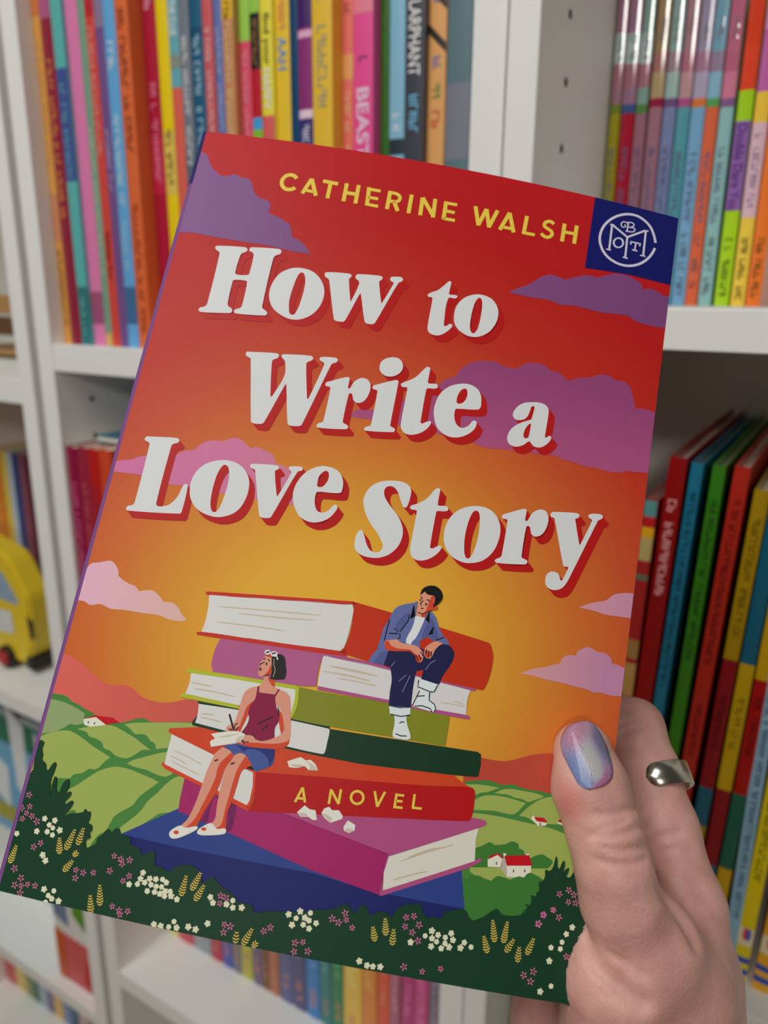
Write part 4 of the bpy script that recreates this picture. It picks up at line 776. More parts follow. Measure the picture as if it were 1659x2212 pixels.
  'S|2148,8316* 2269,8261 2429,8211* 2375,8241 2275,8284',
  'P|2395,8278 2434,8236 2486,8220 2430,8320 2272,8377 2393,8319',
  'L|6|2638,7262 2647,7332 2677,7378 2681,7428 2673,7481',
 ]),
 ('printed_woman_lens',18,(38, 52, 100),[
  'L|18|2522,7209 2564,7188',
  'L|18|2598,7209 2643,7189',
 ]),
 ('printed_woman_toes',18,(198, 68, 40),[
  'S|1964,9448 1962,9459 1952,9469 1937,9475 1920,9475 1906,9470 1899,9460 1901,9449 1911,9439 1926,9433 1943,9432 1957,9438',
  'S|2278,9350 2276,9360 2266,9369 2251,9374 2234,9375 2221,9371 2215,9363 2217,9353 2227,9344 2242,9338 2259,9338 2272,9342',
 ]),
 ('printed_paper_ball',13,(222, 214, 204),[
  'P|3055,8423 3119,8388 3207,8344 3272,8371 3329,8353 3398,8393 3443,8460 3330,8475 3275,8439 3187,8478 3092,8485',
  'P|3292,8968 3367,8875 3434,8908 3504,8906 3543,9011 3493,9020 3440,8996 3349,9013',
  'P|3580,8926 3603,8866 3657,8838 3699,8870 3779,8856 3838,8912 3833,8946 3705,9014 3625,8973',
  'P|3869,9029 3905,8949 4002,8983 4008,9048 3945,9088 3882,9071',
 ]),
 ('printed_paper_ball_shade',14,(196, 180, 166),[
  'P|3085,8452 3187,8478 3275,8439 3224,8426',
  'P|3272,8371 3344,8426 3330,8475 3443,8460 3363,8400',
  'P|3349,9013 3440,8996 3397,8960 3315,8968',
  'P|3580,8926 3705,9014 3717,8956 3639,8926',
  'P|3945,9088 3882,9071 3921,9031 4008,9048',
 ]),
 ('printed_meadow',19,(26, 60, 40),[
  'S|-306,8827* -31,8776* 25,8752 65,8774 61,8842 94,8919 99,8968 157,9006 184,9067 206,9079 239,9006 273,8967 291,8996 288,9079 277,9164 296,9291 323,9351* 308,9239 313,9132 341,9135 369,9260 399,9303* 420,9282 432,9198 482,9123 508,9151 513,9231 493,9317* 539,9259 569,9269 557,9320 507,9395* 529,9407 602,9352 622,9372 597,9458 549,9540* 610,9503 709,9475 772,9447 788,9411 822,9437 856,9430 871,9515 865,9556 913,9571 930,9631 913,9666 934,9709 893,9749 916,9832* 962,9807 1017,9756 1019,9700 1073,9642 1125,9576 1171,9615* 1206,9552 1239,9545 1286,9592 1397,9617 1434,9689* 1544,9714 1596,9782* 1654,9740 1732,9709 1770,9857* 1839,9859 1967,9896* 2003,9835 2078,9797 2192,9775 2283,9804 2326,9842 2367,9942* 2478,9844 2521,9882 2619,9940 2734,9979 2831,10052* 2974,10062 3028,10125* 3106,10120 3178,10088 3333,10069 3462,10023 3635,9996 3299,10072 3413,10047 3567,10023 3735,9974 3925,9931 4014,9879 4068,9851 4138,9903 4185,9940* 4245,9838 4283,9832 4371,9926* 4488,9860 4614,9893* 4675,9792 4783,9727 4823,9729 4919,9704 4975,9796 5043,9839* 5118,9809 5180,9817 5226,9736 5303,9714 5396,9671 5471,9695 5511,9753 5566,9781* 5669,9728 5741,9670 5833,9609 5881,9657* 5963,9662 6122,9628 6174,9565 6147,9646* 6164,9581 6190,9528* 6160,9508 6222,9510* 6224,9435 6212,9400 6275,9402* 6281,9351 6306,9335* 6290,9225 6319,9233 6350,9164 6346,9089 6396,9094 6431,9050 6454,8919 6470,8936 6493,9040 6515,9049* 6550,8955 6573,8964 6568,9079* 6623,9020 6633,9043 6609,9123* 6652,9129 6711,9044 6771,9073 7253,8915* 7840,10967* -254,11436*',
 ]),
 ('printed_white_flowers',20,(222, 214, 184),[
  'F|36|27|0.1|330,9616 458,9611 404,9673 458,9697 401,9751 475,9774 548,9705 274,9772 39,9847 421,10011 472,10064 545,10368 666,10361 614,10423 665,10448 752,10456 602,10500 1657,9960 1644,10029 1750,10008 1824,9999 1902,9986 1703,10059 1623,10092 1527,10114 1782,10068 1846,10074 1909,10067 1954,10010 1756,10143 1842,10136 1908,10143 1961,10105 2021,10094 1969,10157 2043,10140 2119,10162 2498,10066 2541,10119 2699,10105',
  'F|36|27|0.1|2762,10053 2779,10126 2880,10107 3431,10078 3556,10023 3676,10019 3623,10080 3525,10103 3677,10101 3763,10114 3620,10156 3492,10181 3695,10185 1922,10473 2003,10475 2144,10399 2097,10466 2189,10457 2320,10422 2409,10432 2531,10346',
  'F|36|27|0.1|5106,9966 5037,10032 5185,9998 5334,9956 5120,10045 5273,10011 5366,10023 5180,10072 5280,10073 5125,10131 5334,10105 5245,10133 5503,10029 5467,10092 5589,10064 4881,10126 4333,10420 4429,10451 4498,10450 4582,10440 6535,9925 6536,10070 6474,10408 6595,10333',
  'F|35|26|0.1|6761,9669 6699,9753 6660,9847 6649,9923',
 ]),
 ('printed_pink_flowers',20,(196, 104, 146),[
  'F|41|17|0.25|60,9395 14,9559 106,9521 90,9600 165,9621 57,9672 242,9666 286,9947 358,9890 125,10225 235,10308 182,10397 263,10388 334,10358 427,10354 272,10467 1273,9850 1358,9869 1465,9858 1387,9914 1263,10017 863,10088 957,10100 1076,10076 879,10175 1503,10026 1447,10092 1394,10383 1481,10407 1585,10398 1504,10448 2611,10029 2679,10041 2622,10111',
  'F|41|17|0.25|2724,10318 2795,10326 2734,10401 3187,10304 3254,10252 3568,10360 3654,10336 3575,10454 3729,10421',
  'F|41|17|0.25|4074,9951 3936,10033 4101,10019 4017,10061 4185,10089 4784,9874 4870,9846 4788,9973 4945,9929 4882,10021 4964,10098 4850,10395 5069,10409 5276,10348 6393,9586 6347,9692 6363,10210 6254,10266 6343,10319 6497,9514',
  'F|41|17|0.25|6554,9330 6662,9269 6732,9312 6676,9401 6765,9397 6511,9517 6395,9588 6584,9586 6350,9693 6733,9994',
 ]),
 ('printed_ferns',20,(206, 176, 84),[
  'N|617,9955 565,9776 679,9895 732,9647 806,9814 828,9612 50,10175 75,9964 721,10130 803,9988 790,9944 835,9887 1165,10501 1102,10307 1248,10400 1183,10176 2157,10113 2167,9881 2263,10031 2329,9818 2330,10133 2401,9943 -14,9139 -9,9006',
  'N|4470,10181 4415,10028 4583,10099 4542,9915 4675,10188 4661,10009 5789,10092 5715,9913 5855,9964 5794,9726 5959,9957 5976,9716 6004,10050 6085,9892 6159,10135 6157,9963 6256,10039 6319,9847',
  'N|2892,10484 2881,10352 2981,10486 3055,10292 3100,10490 3138,10421',
 ]),
 ('printed_title_shadow',2.5,(172, 26, 26),[
  'SHADOW',
 ]),
 ('printed_title',3.5,(204, 205, 206),[
  'S|1377,3360 1385,3322 1414,3317 1791,3277 1829,3301 1817,3341 1766,3374 1754,3413 1839,3887 1853,3899 1867,3882 1965,3567 1928,3370 1905,3344 1867,3313 1873,3279 1895,3271 2258,3231 2295,3261 2277,3295 2232,3326 2218,3355 2330,3835 2341,3845 2352,3831 2461,3317 2445,3295 2388,3269 2382,3239 2401,3221 2593,3198 2627,3225 2617,3257 2570,3285 2552,3307 2342,4198 2321,4232 2189,4253 2149,4227 2017,3698 2006,3688 2000,3701 1841,4253 1815,4293 1692,4307 1660,4279 1462,3427 1445,3405 1393,3382',
  'S|2531,3598 2541,3566 2567,3551 2792,3443 2834,3450 2838,3485 2841,3588 2858,3600 2871,3582 2909,3484 2988,3420 3069,3423 3128,3490 3131,3623 3084,3735 3013,3776 2951,3754 2911,3666 2887,3658 2868,3680 2864,4070 2881,4089 2937,4110 2950,4137 2930,4165 2561,4213 2534,4192 2544,4160 2600,4126 2610,4095 2610,3638 2593,3623 2547,3619',
  'S|3161,3521 3172,3491 3198,3477 3440,3362 3480,3361 3490,3395 3493,4002 3511,4017 3560,4037 3565,4065 3546,4087 3180,4137 3162,4115 3183,4081 3230,4060 3241,4028 3238,3566 3223,3549 3176,3542',
  'S|3202,3226 3217,3124 3324,3051 3440,3049 3506,3129 3500,3222 3418,3306 3319,3328 3237,3292',
  'S|3529,3412 3546,3380 3608,3341 3708,3260 3790,3139 3833,3089 3873,3097 3878,3127 3879,3304 3897,3319 3992,3306 4022,3330 4003,3368 3892,3391 3876,3415 3880,3865 3884,3888 3912,3889 3973,3849 4012,3841 4022,3866 3980,3952 3903,4027 3798,4074 3707,4072 3647,4019 3627,3940 3624,3441 3613,3431 3557,3437',
  'S|4034,3726 4029,3583 4071,3429 4166,3312 4292,3243 4426,3219 4548,3256 4613,3340 4634,3432 4637,3504 4607,3547 4323,3595 4308,3610 4308,3694 4345,3794 4404,3841 4461,3839 4521,3793 4566,3718 4599,3711 4621,3736 4606,3823 4530,3916 4417,3983 4295,4000 4174,3960 4093,3882|4307,3501 4308,3404 4345,3317 4398,3290 4427,3330 4430,3415 4396,3489 4339,3521',
  'S|5083,3526 5092,3458 5143,3374 5221,3317 5321,3286 5424,3272 5497,3287 5543,3328 5558,3385 5556,3717 5560,3740 5572,3744 5600,3716 5627,3706 5644,3721 5636,3765 5598,3827 5537,3882 5471,3902 5417,3890 5381,3857 5364,3842 5352,3842 5337,3854 5287,3907 5219,3944 5151,3954 5093,3930 5061,3878 5058,3813 5083,3736 5131,3672 5208,3607 5335,3534 5342,3521 5359,3360 5348,3340 5327,3344 5312,3361 5303,3417 5283,3495 5245,3548 5180,3576 5121,3573|5269,3786 5267,3732 5285,3662 5317,3607 5341,3591 5346,3604 5341,3764 5328,3797 5296,3812',
  'S|582,1836 615,1814 1000,1781 1043,1804 1036,1841 979,1882 962,1925 953,2180 978,2212 1140,2194 1154,2160 1151,1884 1126,1844 1077,1823 1078,1779 1108,1765 1489,1733 1525,1764 1512,1807 1458,1840 1435,1887 1442,2635 1467,2666 1516,2693 1534,2725 1509,2757 1102,2791 1070,2766 1089,2732 1147,2700 1163,2657 1154,2304 1127,2284 965,2298 949,2324 956,2655 975,2699 1035,2736 1044,2777 1017,2800 609,2845 576,2819 593,2781 653,2753 674,2703 667,1938 647,1900 600,1875',
  'S|1506,2472 1496,2308 1563,2118 1693,2008 1838,1969 2018,1993 2160,2099 2239,2250 2241,2438 2168,2603 2040,2712 1897,2751 1739,2718 1587,2622|1816,2607 1793,2470 1807,2232 1838,2072 1884,2033 1934,2091 1959,2229 1949,2490 1918,2647 1883,2684 1840,2668',
  'S|2193,1998 2220,1969 2529,1937 2566,1958 2557,1991 2541,2018 2624,2340 2632,2348 2695,2060 2675,2016 2631,1989 2628,1942 2656,1920 2965,1890 2996,1915 2983,1951 2959,1974 3047,2287 3056,2290 3160,1971 3149,1949 3110,1933 3105,1886 3134,1869 3240,1853 3277,1876 3263,1919 3225,1946 3022,2583 2996,2618 2913,2627 2875,2600 2744,2204 2733,2202 2613,2626 2587,2659 2492,2667 2455,2644 2280,2101 2262,2069 2213,2042',
  'S|3654,2046 3676,2012 3778,1946 3854,1855 3910,1781 3940,1782 3944,1811 3941,1967 3955,1979 4033,1967 4062,1981 4041,2015 3942,2036 3946,2417 3956,2451 3989,2445 4028,2407 4063,2417 4059,2454 3994,2541 3915,2601 3826,2612 3757,2578 3734,2498 3729,2081 3708,2067 3667,2068',
  'S|4067,2306 4072,2132 4151,1992 4274,1910 4408,1886 4552,1929 4648,2056 4657,2227 4582,2403 4462,2502 4332,2533 4189,2488 4103,2408|4314,2424 4297,2281 4310,2056 4340,1963 4377,1937 4414,1996 4429,2154 4419,2377 4391,2456 4357,2479',
  'S|309,4776 323,4730 371,4722 737,4683 776,4710 763,4744 706,4771 688,4811 683,5589 704,5628 767,5627 860,5584 937,5472 979,5307 1003,5277 1039,5296 1045,5652 1021,5681 337,5758 304,5738 320,5698 378,5673 397,5628 391,4839 371,4805',
  'S|1085,5373 1074,5184 1157,5010 1301,4911 1479,4868 1654,4902 1784,5016 1836,5155 1829,5345 1755,5514 1614,5612 1456,5641 1258,5593 1139,5489|1389,5466 1374,5301 1385,5087 1427,4957 1474,4934 1524,4988 1554,5142 1542,5396 1506,5549 1462,5582 1419,5554',
  'S|1789,4884 1810,4859 2133,4821 2173,4844 2155,4875 2126,4901 2221,5221 2232,5225 2342,4883 2327,4858 2298,4838 2305,4805 2455,4783 2480,4804 2465,4832 2419,4858 2212,5503 2187,5528 2088,5540 2051,5512 1874,4958 1857,4929 1802,4911',
  'S|2438,5232 2429,5046 2513,4861 2653,4746 2790,4714 2941,4749 3022,4850 3043,4972 3019,5035 2731,5073 2714,5118 2725,5220 2771,5315 2836,5334 2910,5299 2982,5203 3019,5206 3023,5257 2948,5385 2823,5467 2684,5481 2550,5419|2708,4983 2709,4867 2754,4791 2798,4776 2830,4812 2830,4907 2785,4989 2727,5007',
  'S|3345,5105 3343,5001 3398,4876 3502,4789 3642,4744 3788,4732 3882,4762 3925,4820 3931,4905 3921,5002 3903,5057 3877,5065 3850,5044 3800,4950 3748,4865 3694,4823 3637,4820 3593,4852 3583,4916 3613,4986 3684,5067 3795,5168 3873,5266 3918,5378 3916,5500 3877,5609 3795,5708 3688,5770 3574,5792 3454,5783 3378,5743 3342,5685 3333,5585 3348,5499 3374,5466 3408,5478 3443,5536 3494,5637 3552,5700 3623,5714 3681,5684 3700,5616 3691,5590 3616,5484 3491,5359 3404,5245',
  'S|3951,5053 3962,5022 4054,4971 4157,4874 4228,4750 4265,4723 4298,4731 4299,4755 4300,4936 4315,4952 4410,4940 4444,4964 4430,5002 4309,5027 4297,5045 4297,5499 4304,5521 4336,5521 4401,5474 4437,5471 4446,5497 4401,5580 4315,5662 4205,5709 4111,5697 4064,5637 4048,5557 4048,5081 4039,5068 3980,5071',
  'S|4451,5358 4445,5229 4492,5069 4600,4943 4755,4869 4902,4853 5030,4893 5119,4988 5162,5112 5155,5272 5105,5422 5004,5544 4868,5609 4733,5622 4587,5572 4492,5471|4734,5441 4719,5295 4729,5106 4762,4967 4801,4921 4845,4936 4873,5020 4888,5224 4867,5433 4829,5543 4792,5564 4758,5529',
  'S|5153,4934 5162,4904 5196,4882 5418,4770 5461,4775 5464,4803 5463,4908 5479,4925 5496,4912 5541,4806 5626,4736 5711,4737 5761,4807 5760,4941 5710,5055 5633,5101 5574,5083 5540,4996 5516,4982 5491,5001 5487,5391 5502,5416 5561,5432 5574,5457 5551,5490 5180,5544 5153,5524 5163,5499 5213,5465 5228,5444 5234,4974 5221,4953 5175,4953',
  'S|5786,4776 5792,4744 5824,4726 6130,4678 6171,4698 6161,4734 6122,4758 6125,4780 6220,5083 6229,5089 6238,5072 6349,4732 6339,4719 6294,4698 6294,4668 6322,4646 6450,4625 6486,4649 6473,4683 6431,4715 6419,4740 6173,5478 6124,5614 6069,5699 5992,5740 5918,5740 5860,5704 5840,5642 5848,5567 5886,5523 5937,5508 5991,5523 6024,5568 6036,5599 6052,5605 6067,5581 6118,5419 6110,5408 6073,5415 6045,5397 5849,4823 5836,4807 5796,4796',
 ]),
 ('printed_author_name',1,(222, 190, 72),[
  'C|57|1496,586 1438,550 1380,548 1323,581 1293,642 1295,698 1324,750 1374,782 1431,781 1477,763 1500,738',
  'L|56|1621,815 1708,560',
  'L|57|1708,560 1821,822',
  'L|56|1875,569 2096,580',
  'L|56|1989,577 1991,833',
  'L|56|2218,549 2226,840',
  'L|56|2391,547 2400,845',
  'L|56|2219,698 2390,699',
  'L|56|2543,554 2567,846',
  'L|56|2851,557 2856,850',
  'L|56|2927,702 3012,852',
  'L|56|3162,557 3167,857',
  'L|56|3321,573 3336,855',
  'L|56|3323,572 3525,838',
  'L|47|1669,756 1782,764',
  'L|47|2537,584 2715,586',
  'L|47|2555,712 2704,716',
  'L|47|2556,827 2726,832',
  'C|50|2849,586 2927,583 2988,607 3008,657 2977,705 2860,718',
  'L|56|3503,558 3520,855',
  'L|56|3661,564 3671,851',
  'L|56|4084,552 4172,842',
  'L|55|4169,838 4247,560',
  'L|56|4247,563 4327,842',
  'L|55|4321,840 4405,548',
  'L|55|4480,842 4580,548',
  'L|56|4580,548 4680,840',
  'L|56|4831,540 4824,830',
  'L|56|5381,530 5382,817',
  'L|56|5559,517 5559,809',
  'L|47|3655,590 3823,586',
  'L|47|3669,714 3810,716',
  'L|47|3662,837 3833,837',
  'L|47|4521,790 4648,788',
  'L|47|4808,813 4984,808',
  'L|47|5385,664 5556,653',
  'C|50|5229,576 5189,549 5140,554 5100,591 5102,638 5149,666 5203,692 5226,734 5208,777 5162,804 5110,793 5070,764',
 ]),
 ('printed_subtitle',13,(222, 190, 72),[
  'L|29|3245,8860 3302,8682',
  'L|30|3302,8682 3363,8843',
  'L|30|3640,8640 3646,8808',
  'L|30|3641,8644 3761,8787',
  'L|30|3756,8619 3759,8788',
  'L|30|4159,8567 4222,8735',
  'L|30|4220,8735 4283,8552',
  'L|30|4423,8545 4426,8716',
  'L|30|4639,8515 4645,8681',
  'L|27|3268,8811 3342,8804',
  'L|27|4421,8561 4516,8553',
  'L|27|4422,8631 4509,8622',
  'L|27|4419,8701 4523,8694',
  'L|27|4638,8671 4751,8662',
  'S|4053,8659 4049,8704 4023,8741 3982,8760 3936,8757 3898,8732 3878,8691 3881,8647 3907,8610 3948,8590 3994,8594 4033,8619|4023,8665 4021,8695 4004,8719 3976,8732 3946,8730 3921,8713 3908,8686 3910,8656 3927,8631 3954,8619 3984,8621 4009,8638',
 ]),
 ('printed_club_badge',2,(22, 26, 94),[
  'P|5761,-61 5772,-23 6243,-60 7269,5 7387,1174 7040,1089 6386,1089 5763,1143',
 ]),
 ('printed_club_logo',3,(198, 192, 208),[
  'C|36|6733,489 6706,402 6640,274 6545,190 6420,138 6268,147 6125,215 6006,329 5932,468 5913,630 5954,764 6034,869 6150,937 6287,964 6418,944 6543,879 6648,770 6706,664 6735,575',
  'L|29|6065,373 6072,778',
  'L|29|6064,370 6310,512',
  'L|29|6310,512 6558,340',
  'L|29|6569,339 6577,744',
  'L|29|6310,509 6319,848',
  'L|20|6027,777 6097,777',
  'L|21|6033,374 6095,373',
  'L|20|6532,745 6611,742',
  'L|21|6529,344 6608,335',
  'L|20|6280,841 6358,843',
  'L|21|6298,279 6293,426',
  'C|17|6261,290 6334,265 6383,285 6362,331 6310,350',
  'C|17|6310,350 6385,343 6407,366 6380,406 6273,424',
  'C|17|6277,286 6226,282 6195,330 6221,372 6263,347 6246,322',
  'S|6273,613 6267,657 6241,696 6202,717 6161,717 6127,694 6111,655 6116,610 6142,572 6181,550 6223,550 6257,573|6247,619 6243,653 6226,681 6200,697 6171,695 6148,678 6137,648 6140,615 6157,587 6184,571 6212,572 6235,590',
  'L|20|6368,569 6512,565',
  'L|21|6447,568 6442,690',
  'L|20|6403,690 6483,690',
  'L|20|6373,560 6373,615',
  'L|21|6511,556 6507,608',
 ]),
]
Q = 50.
def dec(s):
    out = []
    for tok in s.split():
        c = tok.endswith('*'); x, y = tok.rstrip('*').split(','); out.append((int(x) / Q, int(y) / Q, c))
    return out
def smooth(P, closed=True, n=5, seg=.22):
    q = np.array([p[:2] for p in P]); N = len(q); out = []
    for i in range(N if closed else N - 1):
        p0 = q[i - 1] if (closed or i > 0) else q[i]; p1 = q[i]; p2 = q[(i + 1) % N]; p3 = q[(i + 2) % N] if (closed or i + 2 < N) else p2
        L = np.linalg.norm(p2 - p1)
        def tan(a, b, isc):
            v = b - a; l = np.linalg.norm(v)
            return p2 - p1 if (isc or l < 1e-9) else v / l * L
        t1 = tan(p0, p2, P[i][2]); t2 = tan(p1, p3, P[(i + 1) % N][2])
        k = int(np.clip(round(L / seg), 1, n))
        for j in range(k):
            s = j / k
            out.append((2 * s ** 3 - 3 * s * s + 1) * p1 + (s ** 3 - 2 * s * s + s) * t1 + (-2 * s ** 3 + 3 * s * s) * p2 + (s ** 3 - s * s) * t2)
    if not closed: out.append(q[-1])
    return out
def stroke(q, wd, taper=False):
    q = np.array(q); N = len(q); L = []; Rr = []
    for i in range(N):
        a = q[max(0, i - 1)]; b = q[min(N - 1, i + 1)]; d_ = b - a; d_ = d_ / (np.linalg.norm(d_) + 1e-9); nn = np.array([-d_[1], d_[0]])
        ww = wd / 2 * (1 if not taper else (.35 if i in (0, N - 1) else 1))
        L.append(q[i] + nn * ww); Rr.append(q[i] - nn * ww)
    return L + Rr[::-1]
def expand(cmds):
    polys = []; rnd = np.random.RandomState(4)
    for c in cmds:
        p = c.split('|'); k = p[0]
        if k == 'S': polys.append([smooth(dec(x)) for x in p[1:]])
        elif k == 'P': polys.append([[np.array(t[:2]) for t in dec(p[1])]])
        elif k in 'LCV':
            q = dec(p[2]); q = [np.array(t[:2]) for t in q] if k == 'L' else smooth(q, False)
            polys.append([stroke(q, int(p[1]) / Q, k == 'V')])
        elif k == 'F':
            r_, pw, r0 = int(p[1]) / Q, int(p[2]) / Q, float(p[3])
            for x, y, _ in dec(p[4]):
                cc = np.array([x, y]); a0 = rnd.rand() * 6.28; rr = r_ * (.85 + .3 * rnd.rand())
                for i in range(5):
                    a = a0 + i * 2 * math.pi / 5; d_ = np.array([math.cos(a), math.sin(a)]); e = np.array([-d_[1], d_[0]])
                    polys.append([[cc + d_ * rr * r0 - e * pw * .3, cc + d_ * rr * .75 - e * pw * .55, cc + d_ * rr, cc + d_ * rr * .75 + e * pw * .55, cc + d_ * rr * r0 + e * pw * .3]])
                if r0 < .2: polys.append([[cc + rr * .3 * np.array([math.cos(t), math.sin(t)]) for t in np.linspace(0, 6.28, 7)[:-1]]])
        elif k == 'N':
            q = dec(p[1])
            for i in range(0, len(q), 2):
                a = np.array(q[i][:2]); b = np.array(q[i + 1][:2]); d_ = b - a; L = np.linalg.norm(d_); d_ = d_ / L; e = np.array([-d_[1], d_[0]]); n_ = max(3, int(L / .53))
                for j in range(n_):
                    f_ = j / n_; ww = .76 * (1 - f_) ** .6 * (1 if j else .6) + .1; cc = a + d_ * L * f_
                    for sg in (-1, 1):
                        polys.append([[cc - d_ * .14, cc + e * sg * ww + d_ * .15, cc + e * sg * ww * 1.05 + d_ * .46, cc + e * sg * ww * .5 + d_ * .3, cc + d_ * .14]])
        elif k == 'SHADOW':
            for t in [x for x in ART if x[0] == 'printed_title'][0][3]:
                base = [smooth(dec(x)) for x in t.split('|')[1:]]
                for s in (.2, .4, .6, .8, 1.):
                    polys.append([[pt + np.array([1.907, 1.66]) * s for pt in x] for x in base])
    return polys
def area2(p):
    p = np.array(p); x, y = p[:, 0], p[:, 1]; return .5 * (np.dot(x, np.roll(y, -1)) - np.dot(y, np.roll(x, -1)))
def inkobj(name, layer, color, cmds):
    bm = bmesh.new()
    for pi, poly in enumerate(expand(cmds)):
        zo = (pi % 4) * .004       # overlapping strokes lie a hair above each other
        loops = []
        for i, lp in enumerate(poly):
            lp = [np.asarray(x) for x in lp]
            clean = [x for j, x in enumerate(lp) if np.linalg.norm(x - lp[j - 1]) > 1e-4]
            if len(clean) < 3: continue
            if (area2(clean) > 0) != (i == 0): clean = clean[::-1]
            loops.append([Vector((x[0], x[1], 0)) for x in clean])
        if not loops: continue
        flat = [v for l in loops for v in l]
        bv = [bm.verts.new((v.x, v.y, zo)) for v in flat]
        for tri in tessellate_polygon(loops):
            try: bm.faces.new([bv[i] for i in tri])
            except ValueError: pass
    def cut(co, no, clear=False):
        bmesh.ops.bisect_plane(bm, geom=list(bm.verts) + list(bm.edges) + list(bm.faces), dist=1e-6, plane_co=co, plane_no=no, clear_outer=clear)
    us = [v.co.x for v in bm.verts]; vs = [v.co.y for v in bm.verts]
    if min(us) < .05: cut((.05, 0, 0), (-1, 0, 0), True)
    if max(us) > BW - .05: cut((BW - .05, 0, 0), (1, 0, 0), True)
    if min(vs) < .05: cut((0, .05, 0), (0, -1, 0), True)
    if max(vs) > BH - .05: cut((0, BH - .05, 0), (0, 1, 0), True)
    for u in UC[1:-1]:
        if min(us) < u < max(us): cut((u, 0, 0), (1, 0, 0))
    off = .03 + .016 * layer
    ub = np.array([[v.co.x, v.co.y] for v in bm.verts])
    bc = np.interp(ub[:, 0], UC, beta(np.array(UC)))
    for v, b_ in zip(bm.verts, bc): v.co = (v.co.x * MM, v.co.y * MM, (-b_ - off - v.co.z) * MM)
    bmesh.ops.recalc_face_normals(bm, faces=bm.faces)
    for f_ in bm.faces:
        if f_.normal.z > 0: f_.normal_flip()
    uvl = bm.loops.layers.uv.new('UVMap')
    for f_ in bm.faces:
        for l in f_.loops: l[uvl].uv = (l.vert.co.x, l.vert.co.y)
    me = bpy.data.meshes.new(name); bm.to_mesh(me); bm.free()
    if isinstance(color[0], str): m = MATS.setdefault(('grad', color), gradmat('mat_' + name, *color))
    else: m = mat(color, .4, .14)
    me.materials.append(m)
    return link(name, me, jacket)
JOINED = ('flowers', 'ferns', 'lines', '_ink', 'seams', 'shadow', 'author', 'subtitle', 'logo', 'printed_woman', 'printed_man')
for nm, lay, cc, cmds in ART:
    if any(k in nm for k in JOINED):
        o = inkobj(nm, lay, cc, cmds)
        if len(cmds) > 1 or 'flowers' in nm or 'shadow' in nm: o['kind'] = 'stuff'
    else:
        for c_ in cmds: inkobj('printed_letter' if nm == 'printed_title' else nm, lay, cc, [c_])

# ------------------------------------------------------------------ the hand
HAND = [
 (3.5, 0, [[59.0, 60.2, 233.0, 74.2, 64.0, 228.0, 7.4, 8.0],
   [74.2, 64.0, 228.0, 76.4, 74.8, 221.0, 8.0, 8.0],
   [76.4, 74.8, 221.0, 77.8, 87.7, 213.0, 8.0, 8.5],
   [77.8, 87.7, 213.0, 81.2, 105.9, 206.0, 8.5, 9.4],
   [41.5, 59.8, 237.0, 59.0, 60.2, 233.0, 6.0, 7.4]]),
 (6, 4, [[81.2, 105.9, 206.0, 81.8, 123.9, 205.0, 9.4, 11.6],
   [81.8, 123.9, 205.0, 79.0, 154.8, 205.0, 11.6, 18.0],
   [65.6, 131.5, 222.0, 80.8, 124.9, 213.0, 10.0, 11.0],
   [49.3, 144.2, 218.0, 76.5, 142.0, 208.0, 12.0, 15.0],
   [49.3, 144.2, 218.0, 59.6, 160.5, 206.0, 12.0, 18.0],
   [62.1, 160.5, 206.0, 77.4, 156.5, 204.0, 20.0, 20.0],
   [70.4, 159.7, 205.0, 77.2, 188.9, 210.0, 23.0, 25.0]]),
 (5, 5, [[80.3, 118.2, 222.0, 64.3, 101.1, 232.0, 10.0, 8.6],
   [64.3, 101.1, 232.0, 42.7, 97.2, 236.0, 8.6, 7.4],
   [73.6, 130.2, 222.0, 53.6, 117.2, 228.0, 10.0, 8.2],
   [53.6, 117.2, 228.0, 33.7, 115.6, 233.0, 8.2, 7.0],
   [63.9, 137.6, 221.0, 46.9, 130.2, 222.0, 9.0, 7.6],
   [46.9, 130.2, 222.0, 31.4, 128.4, 226.0, 7.6, 6.4]]),
 (5, 9, [[55.8, 91.5, 180.0, 61.9, 105.1, 185.0, 9.2, 12.4],
   [61.9, 105.1, 185.0, 55.7, 111.2, 184.0, 12.4, 12.8],
   [61.9, 105.1, 185.0, 70.0, 119.5, 192.0, 12.4, 15.5],
   [55.7, 111.2, 184.0, 63.1, 143.0, 194.0, 12.8, 20.0],
   [70.0, 119.5, 192.0, 71.6, 145.9, 198.0, 15.5, 21.0]]),
 (2.5, 3.5, [[48.2, 58.2, 186.5, 49.2, 65.8, 183.5, 7.1, 8.7],
   [49.2, 65.8, 183.5, 51.6, 74.9, 180.5, 8.8, 8.4],
   [51.6, 74.9, 180.5, 53.5, 83.4, 179.0, 8.4, 8.5],
   [53.5, 83.4, 179.0, 55.8, 91.5, 180.0, 8.5, 9.2]]),
]
